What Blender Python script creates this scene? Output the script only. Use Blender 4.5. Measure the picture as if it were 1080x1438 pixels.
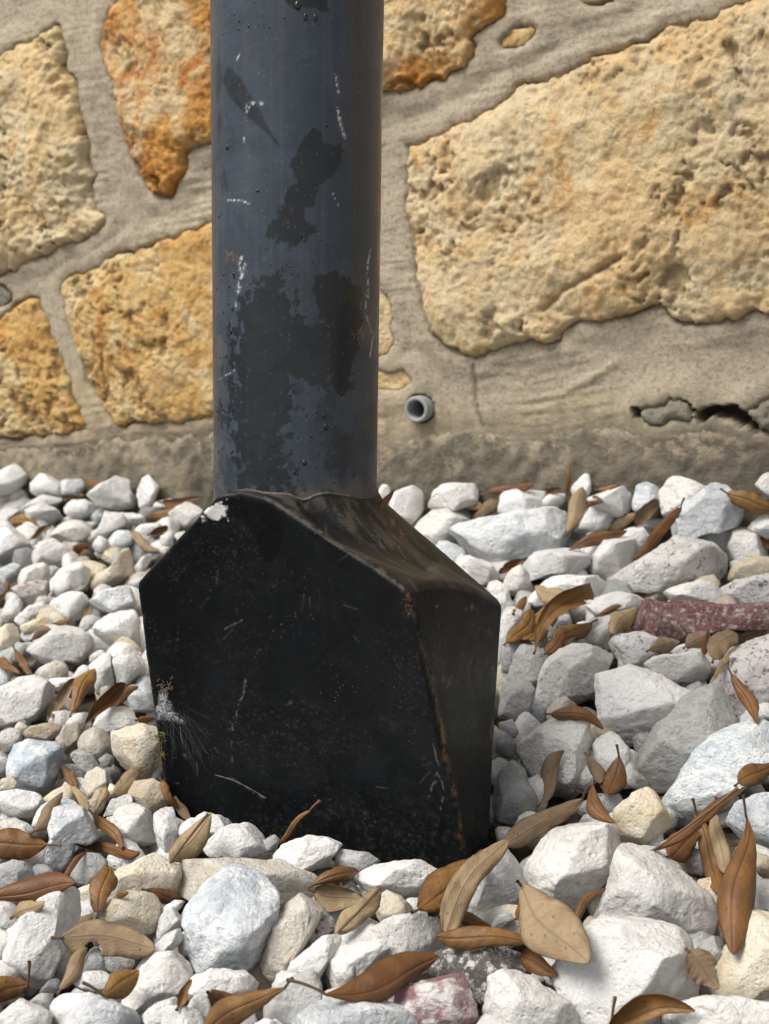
import bpy, bmesh, math, random
import numpy as np
from mathutils import Vector, Matrix
from mathutils.bvhtree import BVHTree

for o in list(bpy.data.objects): bpy.data.objects.remove(o)
scene = bpy.context.scene
COL = scene.collection
random.seed(7)
RNG = np.random.default_rng(7)

# ------------------------------------------------------------------ camera
PITCH = math.radians(12.0); FPX = 2160.0; CAM = np.array([0, 0, 0.40])
cam_d = bpy.data.cameras.new('camera'); cam = bpy.data.objects.new('camera', cam_d); COL.objects.link(cam)
cam.location = CAM; cam.rotation_euler = (math.pi/2 - PITCH, 0, 0)
cam_d.sensor_fit = 'HORIZONTAL'; cam_d.sensor_width = 36; cam_d.lens = 36*FPX/1080
cam_d.clip_start = 0.02; cam_d.clip_end = 500
cam_d.dof.use_dof = True; cam_d.dof.focus_distance = 0.92; cam_d.dof.aperture_fstop = 20.0
scene.camera = cam

# ------------------------------------------------------------------ sky, sun, exposure
SUN_EL, SUN_AZ = math.radians(55), math.radians(240)     # azimuth clockwise from +Y: behind the camera, to its left
w = bpy.data.worlds.new('World'); scene.world = w; w.use_nodes = True
nt = w.node_tree; nt.nodes.clear()
sky = nt.nodes.new('ShaderNodeTexSky'); sky.sky_type = 'NISHITA'; sky.sun_disc = False
sky.sun_elevation = SUN_EL; sky.sun_rotation = SUN_AZ; sky.dust_density = 4.0; sky.air_density = 1.0; sky.ozone_density = 1.0
hs = nt.nodes.new('ShaderNodeHueSaturation'); hs.inputs['Saturation'].default_value = 0.40
bg = nt.nodes.new('ShaderNodeBackground'); bg.inputs['Strength'].default_value = 0.10
wo = nt.nodes.new('ShaderNodeOutputWorld')
nt.links.new(sky.outputs[0], hs.inputs['Color']); nt.links.new(hs.outputs[0], bg.inputs[0]); nt.links.new(bg.outputs[0], wo.inputs[0])
sl = bpy.data.lights.new('sun', 'SUN'); sl.energy = 2.3; sl.angle = math.radians(30); sl.color = (1, .965, .91)
so = bpy.data.objects.new('sun', sl); COL.objects.link(so)
sd = Vector((math.sin(SUN_AZ)*math.cos(SUN_EL), math.cos(SUN_AZ)*math.cos(SUN_EL), math.sin(SUN_EL)))
so.rotation_euler = (-sd).to_track_quat('-Z', 'Y').to_euler(); so.location = sd*5
vs = scene.view_settings
vs.view_transform = 'Standard'; vs.look = 'None'; vs.gamma = 1; vs.use_curve_mapping = False; vs.exposure = 0.56

# ------------------------------------------------------------------ survey: sight lines from the camera to real places
FW = np.array([0, math.cos(PITCH), -math.sin(PITCH)]); UP = np.array([0, math.sin(PITCH), math.cos(PITCH)]); RT = np.array([1., 0, 0])
def ray(u, v):
    return FW + (u-540)/FPX*RT - (v-719)/FPX*UP
def un(u, v, d): return CAM + d*ray(u, v)
def proj(P):
    q = np.asarray(P) - CAM; d = q@FW
    return 540 + FPX*(q@RT)/d, 719 - FPX*(q@UP)/d
YAW = math.radians(28)
E1 = np.array([math.cos(YAW), -math.sin(YAW), 0]); E2 = np.array([math.sin(YAW), math.cos(YAW), 0]); EZ = np.array([0, 0, 1.])
WP = un(800, 690, 1.42)                                   # a point on the wall's face
def on_plane(u, v, p0, n):
    r = ray(u, v); return CAM + ((p0-CAM)@n)/(r@n)*r
def wall_sz(u, v):
    p = on_plane(u, v, WP, E2) - WP
    return float(p@E1), float(p[2] + WP[2])
def wall_pt(s, z, h):
    s, z, h = np.broadcast_arrays(s, z, h)
    P = WP + s[..., None]*E1 - h[..., None]*E2
    P[..., 2] = z
    return P
def wall_dist(x, y): return (WP[0]-x)*E2[0] + (WP[1]-y)*E2[1]
def S(x, y):                                              # level of the gravel's top layer: banked up against the wall
    D = wall_dist(x, y); s = (x-WP[0])*E1[0] + (y-WP[1])*E1[1]
    top = np.clip(.096 + .045*np.clip(s, -1, 1.0), .055, .13)
    k = np.clip((.60-D)/.60, 0, 1)
    return -.004 + top*(.75*k + .25*k*k)
def to_gravel(u, v, lift=0.0):
    r = ray(u, v); a, b = .45, 2.6
    f = lambda t: (CAM+t*r)[2] - S(*(CAM+t*r)[:2]) - lift
    if f(b) > 0:
        p = on_plane(u, v, WP-.03*E2, E2); return p, p@FW - CAM@FW
    for _ in range(40):
        m = .5*(a+b)
        if f(m) > 0: a = m
        else: b = m
    t = .5*(a+b)
    p = CAM+t*r
    if wall_dist(p[0], p[1]) < .02:
        p = on_plane(u, v, WP-.02*E2, E2); t = (p-CAM)@FW
    return p, t

# ------------------------------------------------------------------ numpy noise
_perm = RNG.permutation(256); _perm = np.concatenate([_perm, _perm, _perm])
_grad = RNG.normal(size=(256, 3)); _grad /= np.linalg.norm(_grad, axis=1)[:, None]
def perlin(P):
    P = np.asarray(P, float); I = np.floor(P).astype(int); F = P - I; I &= 255
    W = F*F*F*(F*(F*6-15)+10); out = 0
    for dx in (0, 1):
        for dy in (0, 1):
            for dz in (0, 1):
                h = _perm[_perm[_perm[(I[..., 0]+dx) & 255] + ((I[..., 1]+dy) & 255)] + ((I[..., 2]+dz) & 255)]
                g = _grad[h]
                d = g[..., 0]*(F[..., 0]-dx) + g[..., 1]*(F[..., 1]-dy) + g[..., 2]*(F[..., 2]-dz)
                wt = (W[..., 0] if dx else 1-W[..., 0])*(W[..., 1] if dy else 1-W[..., 1])*(W[..., 2] if dz else 1-W[..., 2])
                out = out + wt*d
    return out*1.6
def fbm(P, octv=4, gain=.5, ridged=False):
    out = 0; a = 1.0; P = np.asarray(P, float).copy()
    for _ in range(octv):
        n = perlin(P)
        if ridged: n = 1-2*np.abs(n)
        out = out + a*n; a *= gain; P = P*2.03 + 17.3
    return out
def sstep(a, b, x):
    t = np.clip((x-a)/(b-a), 0, 1); return t*t*(3-2*t)

# ------------------------------------------------------------------ mesh helpers
def mesh_from(name, V, F):
    me = bpy.data.meshes.new(name); V = np.asarray(V, np.float32)
    F = np.asarray(F, np.int32); k = F.shape[1]
    me.vertices.add(len(V)); me.vertices.foreach_set('co', V.ravel())
    me.loops.add(F.size); me.loops.foreach_set('vertex_index', F.ravel())
    me.polygons.add(len(F)); me.polygons.foreach_set('loop_start', np.arange(0, F.size, k, dtype=np.int32))
    me.polygons.foreach_set('loop_total', np.full(len(F), k, np.int32))
    me.polygons.foreach_set('use_smooth', np.ones(len(F), bool))
    me.update(calc_edges=True); me.validate()
    return me
def link(name, me, mat=None, parent=None):
    o = bpy.data.objects.new(name, me); COL.objects.link(o)
    if mat and not me.materials: me.materials.append(mat)
    if parent: o.parent = parent
    return o
def empty(name, loc=(0, 0, 0)):
    o = bpy.data.objects.new(name, None); COL.objects.link(o); o.location = loc; o.empty_display_size = .05
    return o
def tag(o, label=None, cat=None, group=None, kind=None):
    if label: o['label'] = label
    if cat: o['category'] = cat
    if group: o['group'] = group
    if kind: o['kind'] = kind
    return o
def grid_faces(nr, nc):
    i = np.arange(nr-1)[:, None]*nc + np.arange(nc-1)[None, :]
    return np.stack([i, i+1, i+nc+1, i+nc], -1).reshape(-1, 4)
def attr(me, name, vals):
    a = me.attributes.new(name, 'FLOAT', 'POINT'); a.data.foreach_set('value', np.asarray(vals, np.float32))

# ------------------------------------------------------------------ material helpers
class N:
    def __init__(self, name):
        self.m = bpy.data.materials.new(name); self.m.use_nodes = True; self.t = self.m.node_tree
        self.t.nodes.clear(); self.out = self.n('ShaderNodeOutputMaterial'); self.b = self.n('ShaderNodeBsdfPrincipled')
        self.l(self.b.outputs[0], self.out.inputs['Surface'])
    def n(self, ty, **kw):
        x = self.t.nodes.new(ty)
        for k, v in kw.items(): setattr(x, k, v)
        return x
    def l(self, a, b): self.t.links.new(a, b)
    def put(self, sock, v):
        if isinstance(v, (int, float)): sock.default_value = v
        elif isinstance(v, tuple): sock.default_value = v if len(v) == 4 or sock.type == 'VECTOR' else (*v, 1)
        else: self.l(v, sock)
    def coords(self, offset=True, src='Object'):
        c = self.n('ShaderNodeTexCoord').outputs[src]
        if not offset: return c
        oi = self.n('ShaderNodeObjectInfo'); a = self.n('ShaderNodeVectorMath', operation='MULTIPLY_ADD')
        k = self.n('ShaderNodeCombineXYZ'); self.l(oi.outputs['Random'], k.inputs[0]); self.l(oi.outputs['Random'], k.inputs[1]); self.l(oi.outputs['Random'], k.inputs[2])
        self.l(k.outputs[0], a.inputs[0]); a.inputs[1].default_value = (37, 71, 53); self.l(c, a.inputs[2])
        self.rand = oi.outputs['Random']
        return a.outputs[0]
    def noise(self, co, scale, detail=4, rough=.55, dist=0.0):
        x = self.n('ShaderNodeTexNoise'); self.l(co, x.inputs['Vector']); x.inputs['Scale'].default_value = scale
        x.inputs['Detail'].default_value = detail; x.inputs['Roughness'].default_value = rough; x.inputs['Distortion'].default_value = dist
        return x.outputs[0]
    def voro(self, co, scale, feature='F1', rnd=1.0):
        x = self.n('ShaderNodeTexVoronoi', feature=feature); self.l(co, x.inputs['Vector']); x.inputs['Scale'].default_value = scale
        x.inputs['Randomness'].default_value = rnd
        return x.outputs['Distance']
    def stretch(self, co, sc):
        x = self.n('ShaderNodeVectorMath', operation='MULTIPLY'); self.l(co, x.inputs[0]); x.inputs[1].default_value = sc; return x.outputs[0]
    def rng(self, v, a, b, c=0.0, d=1.0):
        x = self.n('ShaderNodeMapRange', interpolation_type='SMOOTHSTEP'); self.l(v, x.inputs[0])
        for k, q in zip((1, 2, 3, 4), (a, b, c, d)): x.inputs[k].default_value = q
        return x.outputs[0]
    def mix(self, f, a, b, mode='MIX'):
        x = self.n('ShaderNodeMix', data_type='RGBA', blend_type=mode); self.put(x.inputs[0], f); self.put(x.inputs[6], a); self.put(x.inputs[7], b)
        return x.outputs[2]
    def math(self, op, a, b=0.0):
        x = self.n('ShaderNodeMath', operation=op); self.put(x.inputs[0], a); self.put(x.inputs[1], b); return x.outputs[0]
    def at(self, name):
        x = self.n('ShaderNodeAttribute', attribute_name=name); return x.outputs['Fac']
    def bump(self, h, strength=.3, dist=.001, prev=None):
        x = self.n('ShaderNodeBump'); x.inputs['Strength'].default_value = strength; x.inputs['Distance'].default_value = dist
        self.l(h, x.inputs['Height'])
        if prev: self.l(prev, x.inputs['Normal'])
        return x.outputs[0]
    def done(self, col, rough=.8, normal=None, spec=.5):
        self.put(self.b.inputs['Base Color'], col); self.put(self.b.inputs['Roughness'], rough)
        self.put(self.b.inputs['Specular IOR Level'], spec)
        if normal: self.l(normal, self.b.inputs['Normal'])
        return self.m

def rock_mat(name, base, second, stain, speck=None, speck_amt=(.62, .72), speck_scale=130, second_rng=(.45, .7), stain_rng=(.6, .78), bump=.6, vein=False, rough=.84):
    g = N(name); co0 = g.coords(); R1 = g.rand
    R2 = g.math('FRACT', g.math('MULTIPLY', R1, 17.31)); R3 = g.math('FRACT', g.math('MULTIPLY', R1, 91.7)); R4 = g.math('FRACT', g.math('MULTIPLY', R1, 237.9))
    sc = g.n('ShaderNodeVectorMath', operation='SCALE'); g.l(co0, sc.inputs[0]); g.l(g.rng(R4, 0, 1, .65, 1.5), sc.inputs['Scale']); co = sc.outputs[0]
    big = g.noise(co, 38, 5, .62, .7); mid = g.noise(co, 110, 6, .68, .3); fine = g.noise(co0, 480, 4, .75)
    c = g.mix(g.rng(big, *second_rng), base, second)
    c = g.mix(g.math('MULTIPLY', g.rng(g.noise(co, 24, 5, .65, 1.2), *stain_rng, 0, 1.0), g.rng(R2, .25, 1, .1, 1)), c, stain)
    wv = g.noise(g.stretch(co, (1, 1.3, 3.8)), 55, 6, .72, 1.6)
    c = g.mix(g.math('MULTIPLY', g.rng(wv, .49, .60, 0, .8 if vein else .55), 1.0 if vein else g.rng(R3, .45, 1, 0, 1)), c, second if vein else (.44, .43, .42))
    if speck: c = g.mix(g.rng(g.noise(co, speck_scale, 5, .75), *speck_amt), c, speck)
    hv = g.n('ShaderNodeHueSaturation'); g.l(c, hv.inputs['Color']); g.l(g.rng(R1, 0, 1, .85, 1.05), hv.inputs['Value']); g.l(g.rng(R3, 0, 1, .6, 1.35), hv.inputs['Saturation'])
    # crevices hold soil-coloured dust: fine grain and pits
    c = g.mix(g.rng(fine, .44, .70, .0, .24), hv.outputs[0], (.40, .37, .32)); c = g.mix(g.rng(mid, .24, .40, .32, 0), c, (.40, .355, .29))
    pits = g.voro(co, 190)
    h = g.math('ADD', mid, g.math('MULTIPLY', g.rng(pits, .0, .36), .28))
    nn = g.bump(h, bump, .007); nn = g.bump(fine, bump, .0026, nn)
    return g.done(c, rough, nn, .3)
ROCK = {
 'w': rock_mat('white_limestone', (.80, .785, .755), (.64, .63, .605), (.60, .50, .37), stain_rng=(.62, .85), second_rng=(.46, .72), speck=(.42, .35, .26), speck_amt=(.69, .76), speck_scale=85),
 'c': rock_mat('cream_limestone', (.74, .68, .56), (.66, .55, .38), (.56, .38, .17), stain_rng=(.52, .8)),
 't': rock_mat('tan_limestone', (.50, .43, .34), (.60, .53, .43), (.40, .30, .20)),
 'g': rock_mat('grey_limestone', (.52, .52, .50), (.38, .385, .38), (.30, .27, .22), vein=True),
 'd': rock_mat('dark_grey_stone', (.27, .275, .275), (.40, .40, .39), (.20, .18, .15)),
 'b': rock_mat('blue_white_marble', (.60, .65, .69), (.40, .46, .51), (.62, .60, .55), vein=True, second_rng=(.40, .62), speck=(.76, .77, .77), speck_amt=(.47, .60), speck_scale=75),
 'm': rock_mat('pale_marble', (.76, .775, .775), (.50, .54, .57), (.62, .60, .55), vein=True),
 's': rock_mat('speckled_granite', (.70, .685, .67), (.50, .47, .46), (.50, .42, .36), speck=(.13, .12, .125), speck_amt=(.56, .64), speck_scale=150),
 'p': rock_mat('pink_granite', (.72, .68, .65), (.50, .41, .40), (.58, .46, .36), speck=(.17, .10, .10), speck_amt=(.53, .62), speck_scale=190),
 'r': rock_mat('red_quartzite', (.165, .070, .070), (.235, .14, .138), (.10, .055, .058), speck=(.50, .46, .45), speck_amt=(.50, .66), speck_scale=190, vein=True),
 'q': rock_mat('red_streaked_quartz', (.70, .67, .64), (.26, .11, .12), (.60, .48, .36), second_rng=(.46, .58), vein=True),
 'k': rock_mat('black_white_gneiss', (.10, .09, .085), (.16, .15, .145), (.07, .06, .055), speck=(.66, .63, .60), speck_amt=(.50, .60), speck_scale=130),
}
def sandstone_mat(name, a, b, c, dark, orng=(.5, .7), pits=(.0, .22), bump=.6, sc=1.0, cavd=.5):
    a, b, c = [tuple(x*k*min(1, .8/(max(q)*1.4)) for x, k in zip(q, (1.42, 1.37, 1.22))) for q in (a, b, c)]
    g = N(name); co = g.coords()
    n1 = g.noise(co, 11*sc, 6, .62, .9); n2 = g.noise(co, 34*sc, 7, .7, .5); n3 = g.noise(co, 6*sc, 4, .6, .4); n4 = g.noise(co, 150, 6, .75)
    col = g.mix(g.rng(n1, .42, .60), a, b)
    col = g.mix(g.rng(g.noise(co, 17*sc, 6, .68, 1.3), *orng, 0, .9), col, c)
    col = g.mix(g.rng(n3, .58, .78, 0, .6), col, dark)
    col = g.mix(g.rng(n4, .50, .72, 0, .45), col, tuple(.55*x for x in c)); col = g.mix(g.rng(n4, .30, .46, .55, 0), col, tuple(min(.8, 1.08*x) for x in b))
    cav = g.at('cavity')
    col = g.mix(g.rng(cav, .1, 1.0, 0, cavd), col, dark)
    h = g.math('ADD', n2, g.math('MULTIPLY', g.rng(g.voro(co, 60*sc), *pits), .35))
    nn = g.bump(h, bump, .010); nn = g.bump(n4, .9, .006, nn)
    return g.done(col, .9, nn, .25)
SAND = {
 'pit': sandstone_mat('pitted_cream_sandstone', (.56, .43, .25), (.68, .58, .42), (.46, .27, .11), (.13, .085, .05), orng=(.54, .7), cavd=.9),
 'orange': sandstone_mat('orange_sandstone', (.50, .26, .075), (.66, .53, .34), (.36, .135, .03), (.13, .065, .03), orng=(.46, .64)),
 'ochre': sandstone_mat('ochre_sandstone', (.50, .33, .14), (.66, .54, .34), (.42, .22, .065), (.18, .105, .05), orng=(.48, .66)),
 'tan': sandstone_mat('tan_sandstone', (.56, .42, .25), (.64, .54, .38), (.47, .28, .11), (.26, .17, .09), orng=(.52, .68)),
 'grey': sandstone_mat('grey_sandstone', (.20, .19, .165), (.27, .25, .22), (.16, .145, .12), (.08, .07, .06)),
}
def mortar_mat():
    g = N('brushed_mortar'); co = g.coords(False)
    n1 = g.noise(co, 9, 5, .6, .5); n2 = g.noise(co, 260, 5, .75); n3 = g.noise(co, 40, 5, .65)
    col = g.mix(g.rng(n1, .35, .7), (.40, .34, .255), (.47, .40, .295))
    col = g.mix(g.rng(n3, .55, .8, 0, .5), col, (.46, .36, .22))
    col = g.mix(g.rng(n2, .47, .66, 0, .6), col, (.19, .155, .115)); col = g.mix(g.rng(n2, .30, .44, .5, 0), col, (.56, .49, .38))
    col = g.mix(g.rng(g.at('low'), 0, 1, 0, .7), col, (.47, .375, .235))
    col = g.mix(g.rng(g.noise(co, 22, 5, .65, .8), .56, .74, 0, .5), col, (.27, .23, .175))
    col = g.mix(g.math('MULTIPLY', g.at('damp'), .8), col, (.20, .175, .13))
    col = g.mix(g.at('cavity'), col, (.09, .07, .05))
    nn = g.bump(n3, .4, .005); nn = g.bump(n2, .8, .0028, nn)
    return g.done(col, .93, nn, .2)
def footing_mat():
    g = N('old_concrete'); co = g.coords(False)
    n1 = g.noise(co, 14, 6, .65, .6); n2 = g.noise(co, 220, 5, .75); n3 = g.noise(co, 55, 6, .7)
    col = g.mix(g.rng(n1, .38, .66), (.11, .098, .073), (.18, .158, .117))
    col = g.mix(g.rng(n3, .56, .74, 0, .8), col, (.085, .075, .057))
    col = g.mix(g.rng(n3, .25, .42, .6, 0), col, (.25, .235, .20))
    col = g.mix(g.rng(n2, .55, .75, 0, .5), col, (.11, .095, .075)); col = g.mix(g.rng(g.noise(co, 7, 4, .6), .52, .68, 0, .7), col, (.30, .25, .175))
    col = g.mix(g.math('MULTIPLY', g.at('patch'), g.rng(n3, .40, .58)), col, (.36, .30, .215))
    nn = g.bump(n3, .6, .006); nn = g.bump(n2, .6, .002, nn)
    return g.done(col, .92, nn, .25)
MORTAR, FOOT = mortar_mat(), footing_mat()
def flat(name, col, rough=.6, spec=.5):
    g = N(name); co = g.coords(False); n = g.noise(co, 300, 4, .6)
    return g.done(g.mix(g.rng(n, .3, .7), col, tuple(.8*c for c in col)), rough, g.bump(n, .2, .0006), spec)

# ------------------------------------------------------------------ ground
def make_ground():
    xs = np.concatenate([[-60, -20, -8, -4], np.linspace(-2.2, 2.4, 150), [4, 8, 20, 60]])
    ys = np.concatenate([[-60, -20, -8, -3, -1.5], np.linspace(-.6, 2.8, 110), [5, 10, 25, 60]])
    X, Y = np.meshgrid(xs, ys)
    Z = S(X, Y) - .034 + .004*perlin(np.stack([X*30, Y*30, X*0], -1))
    Z = np.where(wall_dist(X, Y) < -.3, -.05, Z)
    g = N('dark_soil'); co = g.coords(False); n = g.noise(co, 120, 6, .7); n2 = g.noise(co, 500, 4, .7)
    m = g.done(g.mix(g.rng(n, .35, .65), (.075, .058, .042), (.19, .165, .135)), .95, g.bump(n2, .8, .004, g.bump(n, .8, .01)), .2)
    o = link('ground', mesh_from('ground', np.stack([X, Y, Z], -1).reshape(-1, 3), grid_faces(*X.shape)), m)
    tag(o, 'dark soil under the gravel bed', kind='structure')
    g = N('pale_concrete'); co = g.coords(False); n = g.noise(co, 3, 6, .6); n2 = g.noise(co, 150, 5, .7)
    m = g.done(g.mix(g.rng(n, .35, .65), (.36, .345, .315), (.43, .415, .385)), .9, g.bump(n2, .4, .003), .3)
    V = [(x, y, z) for z in (-.06, .004) for x, y in ((-40, -40), (40, -40), (40, -.25), (-40, -.25))]
    me = mesh_from('unseen_pavement', np.array(V), [(4, 5, 6, 7), (3, 2, 1, 0), (0, 1, 5, 4), (1, 2, 6, 5), (2, 3, 7, 6), (3, 0, 4, 7)]); me.polygons.foreach_set('use_smooth', np.zeros(6, bool))
    tag(link('unseen_pavement', me, m), 'unseen pale concrete paving added to brighten reflections in the post', kind='structure')  # unseen slab, added so the post reflects paler ground
make_ground()

# ------------------------------------------------------------------ stone wall
def poly_dist(P, poly):
    """signed distance (negative inside) of points P (n,2) to polygon"""
    poly = np.asarray(poly); A = poly; B = np.roll(poly, -1, 0); d2 = np.full(len(P), 1e9); ins = np.zeros(len(P), bool)
    for a, b in zip(A, B):
        ab = b-a; t = np.clip(((P-a)@ab)/max(ab@ab, 1e-12), 0, 1); q = P-a-t[:, None]*ab
        d2 = np.minimum(d2, (q*q).sum(1))
        c = (a[1] > P[:, 1]) != (b[1] > P[:, 1])
        with np.errstate(divide='ignore', invalid='ignore'):
            ins ^= c & (P[:, 0] < (b[0]-a[0])*(P[:, 1]-a[1])/(b[1]-a[1]+1e-15)+a[0])
    d = np.sqrt(d2); return np.where(ins, -d, d)
def roughen(poly, step=.006, amp=.0022, seed=0):
    poly = np.asarray(poly, float); out = []
    # smooth corners once, then jitter
    q = []
    for i in range(len(poly)):
        a, b = poly[i], poly[(i+1) % len(poly)]
        q += [a*.8+b*.2, a*.2+b*.8]
    poly = np.array(q)
    for i in range(len(poly)):
        a, b = poly[i], poly[(i+1) % len(poly)]; n = max(1, int(np.linalg.norm(b-a)/step))
        for k in range(n): out.append(a+(b-a)*k/n)
    out = np.array(out); j = np.stack([out[:, 0]*60, out[:, 1]*60, np.full(len(out), seed*7.7)], -1)
    out[:, 0] += amp*fbm(j, 4, .6); out[:, 1] += amp*fbm(j+31.7, 4, .6)
    out[:, 0] += 1.3*amp*perlin(j*.35+9); out[:, 1] += 1.3*amp*perlin(j*.35+55)
    return out
WALL_STONES = [  # (kind, proud, relief, outline)
 ('pit', .011, 1.3, [(0,78),(20,68),(45,60),(72,34),(80,38),(92,70),(100,105),(112,145),(122,190),(130,250),(135,290),(155,303),(150,320),(100,342),(50,365),(0,383),(-60,395),(-95,200),(-50,90)]),
 ('orange', .010, 1.1, [(148,30),(162,0),(180,-40),(310,-60),(318,100),(312,200),(262,205),(260,250),(240,275),(222,280),(205,265),(185,220),(170,150),(152,100),(145,60)]),
 ('ochre', .009, .8, [(88,400),(110,385),(150,370),(200,350),(297,310),(335,318),(330,575),(297,586),(200,598),(172,600),(150,575),(130,540),(110,480),(95,430)]),
 ('ochre', .008, .8, [(0,450),(30,428),(55,415),(62,440),(75,470),(90,510),(105,550),(118,592),(120,604),(60,612),(20,614),(-40,610),(-75,540),(-50,460)]),
 ('grey', .0015, .4, [(-2,400),(14,405),(18,420),(0,436),(-30,440),(-30,410)]),
 ('orange', .012, 1.2, [(500,120),(520,-70),(700,-70),(708,0),(710,20),(690,35),(660,52),(670,62),(672,76),(655,95),(625,112),(600,118),(560,133),(515,142)]),
 ('ochre', .0012, .5, [(700,60),(712,48),(735,42),(752,38),(748,55),(720,70),(702,75)]),
 ('ochre', .0012, .4, [(815,8),(845,12),(868,0),(850,-25),(815,-20)]),
 ('tan', .012, 1.0, [(575,210),(590,198),(612,190),(640,170),(680,155),(760,118),(850,80),(960,35),(1060,0),(1110,-15),(1250,-40),(1300,200),(1260,400),(1150,430),(1080,440),(1020,452),(965,460),(945,457),(928,437),(905,428),(870,440),(830,455),(800,470),(760,478),(720,485),(690,500),(668,508),(650,500),(630,485),(610,455),(600,430),(588,390),(578,330),(576,270)]),
 ('tan', .0012, .4, [(520,400),(545,404),(556,440),(550,480),(540,500),(515,500)]),
 ('ochre', .0012, .4, [(515,522),(545,521),(575,528),(582,540),(570,548),(536,550),(515,550)]),
 ('grey', .006, 1.0, [(890,576),(905,569),(940,566),(968,572),(980,584),(962,593),(930,598),(903,592)]),
 ('grey', .008, 1.0, [(1052,572),(1066,562),(1090,556),(1120,560),(1120,600),(1075,606),(1058,594)]),
]
wall = empty('stone_wall', tuple(WP*np.array([1, 1, 0])))
tag(wall, 'rubble wall of ochre sandstone blocks set in smeared grey mortar', 'wall')
wall_inv = Matrix.Translation(-wall.location)
def wall_mesh(name, V, F): return mesh_from(name, V - np.array(wall.location), F)
polys = []
for i, (k, h, r, pl) in enumerate(WALL_STONES):
    polys.append((k, h, r, roughen([wall_sz(*p) for p in pl],   .0035, .0042, i), .0021 if i != 8 else .0024))
# blocks of the wall outside the picture
vs0, vz0 = wall_sz(-110, 300)[0], None
vs1 = wall_sz(1320, 300)[0]
vz1 = wall_sz(540, -75)[1]
k = 100
zrow = .20
while zrow < 1.25:
    hgt = RNG.uniform(.16, .24); s = -2.6 + RNG.uniform(0, .2)
    while s < 3.4:
        wd = RNG.uniform(.2, .42)
        c0, c1, z0, z1 = s+.014, s+wd-.014, zrow+.014, zrow+hgt-.014
        if not (c1 > vs0 and c0 < vs1 and z0 < vz1+.01):
            j = lambda: RNG.uniform(-.02, .02)
            pl = [(c0+j()*.6, z0+j()*.5), ((c0+c1)/2, z0+j()*.5), (c1+j()*.6, z0+j()*.5), (c1+j(), (z0+z1)/2), (c1+j()*.6, z1+j()*.5), ((c0+c1)/2, z1+j()*.5), (c0+j()*.6, z1+j()*.5), (c0+j(), (z0+z1)/2)]
            polys.append((random.choice(['tan', 'ochre', 'pit', 'orange', 'tan']), .009, 1.0, roughen(pl, .02, .004, k), .012)); k += 1
        s += wd
    zrow += hgt
def block(i, kind, proud, relief, poly, step):
    lo, hi = poly.min(0)-2*step, poly.max(0)+2*step
    gs, gz = np.arange(lo[0], hi[0], step), np.arange(lo[1], hi[1], step)
    A, B = np.meshgrid(gs, gz); P = np.stack([A.ravel(), B.ravel()], -1); nc = len(gs)
    sd_ = poly_dist(P, poly); F = grid_faces(len(gz), nc); F = F[(sd_[F] < 0).any(1)]
    used = np.unique(F); remap = np.full(len(P), -1); remap[used] = np.arange(len(used)); F = remap[F]; P = P[used]; sd_ = sd_[used]
    # vertices just outside move onto the outline
    out = np.where(sd_ > 0)[0]; Q = P[out]; best = np.full(len(out), 1e9); bp = Q.copy()
    for a, b in zip(poly, np.roll(poly, -1, 0)):
        ab = b-a; t = np.clip(((Q-a)@ab)/max(ab@ab, 1e-12), 0, 1); c = a+t[:, None]*ab; dd = ((Q-c)**2).sum(1); m = dd < best; best[m] = dd[m]; bp[m] = c[m]
    P[out] = bp; d = np.maximum(-sd_, 0)
    q = np.stack([P[:, 0], P[:, 1], np.full(len(P), i*3.1)], -1)
    en = fbm(q*70+13, 3, .6); body = proud*sstep(.0, .0042, d + .0030*en)*(.72+.28*np.clip(d/.012+.5*en, 0, 1)) + min(.006, proud*.6)*np.clip(d/.05, 0, 1)
    fine = step < .008
    a = fbm(q*11, 5, .55)
    w1 = q + .012*np.stack([fbm(q*25+50, 3), fbm(q*25+90, 3), 0*a], -1)
    ter = fbm(w1*13+21, 4, .55)*3.2; ter = np.floor(ter) + sstep(.72, 1.0, ter-np.floor(ter))     # broken ledges
    cr = fbm(q*120+9, 5, .68); pitm = sstep(-.25, .35, fbm(q*9+3, 2))
    pit = sstep(.26, .55, fbm(w1*46+40, 4, .65)) * pitm
    fade = np.clip(d/.007, 0, 1)
    h = body + fade*relief*(.0050*a + .0015*ter + .0022*cr*(.4+.8*pitm) - .0055*pit*(1 if fine else .6))
    if i == 8:   # long shallow fracture step of the big block
        U = np.array([wall_sz(770, 435), wall_sz(800, 405), wall_sz(840, 385), wall_sz(880, 360)])
        dd = np.min([np.hypot(*(P-(U[a]+(U[a+1]-U[a])*t)).T) for a in range(3) for t in np.linspace(0, 1, 12)], 0)
        h -= .005*np.exp(-(dd/.003)**2); pit = np.maximum(pit, np.exp(-(dd/.0022)**2))
    h[out] = -.006
    h = h + (0 if not fine else fade*.0012*fbm(q*260+77, 2)*(d > .004))
    V = wall_pt(P[:, 0], P[:, 1], h)
    a, b, c = V[F[:, 0]], V[F[:, 1]], V[F[:, 2]]
    if (np.cross(b-a, c-a)@(-E2)).sum() < 0: F = F[:, ::-1]
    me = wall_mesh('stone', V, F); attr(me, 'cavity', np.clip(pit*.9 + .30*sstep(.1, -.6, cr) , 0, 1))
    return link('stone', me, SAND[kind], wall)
for i, (kd, h, r, p, st) in enumerate(polys): block(i, kd, h, r, p, st)

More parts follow.
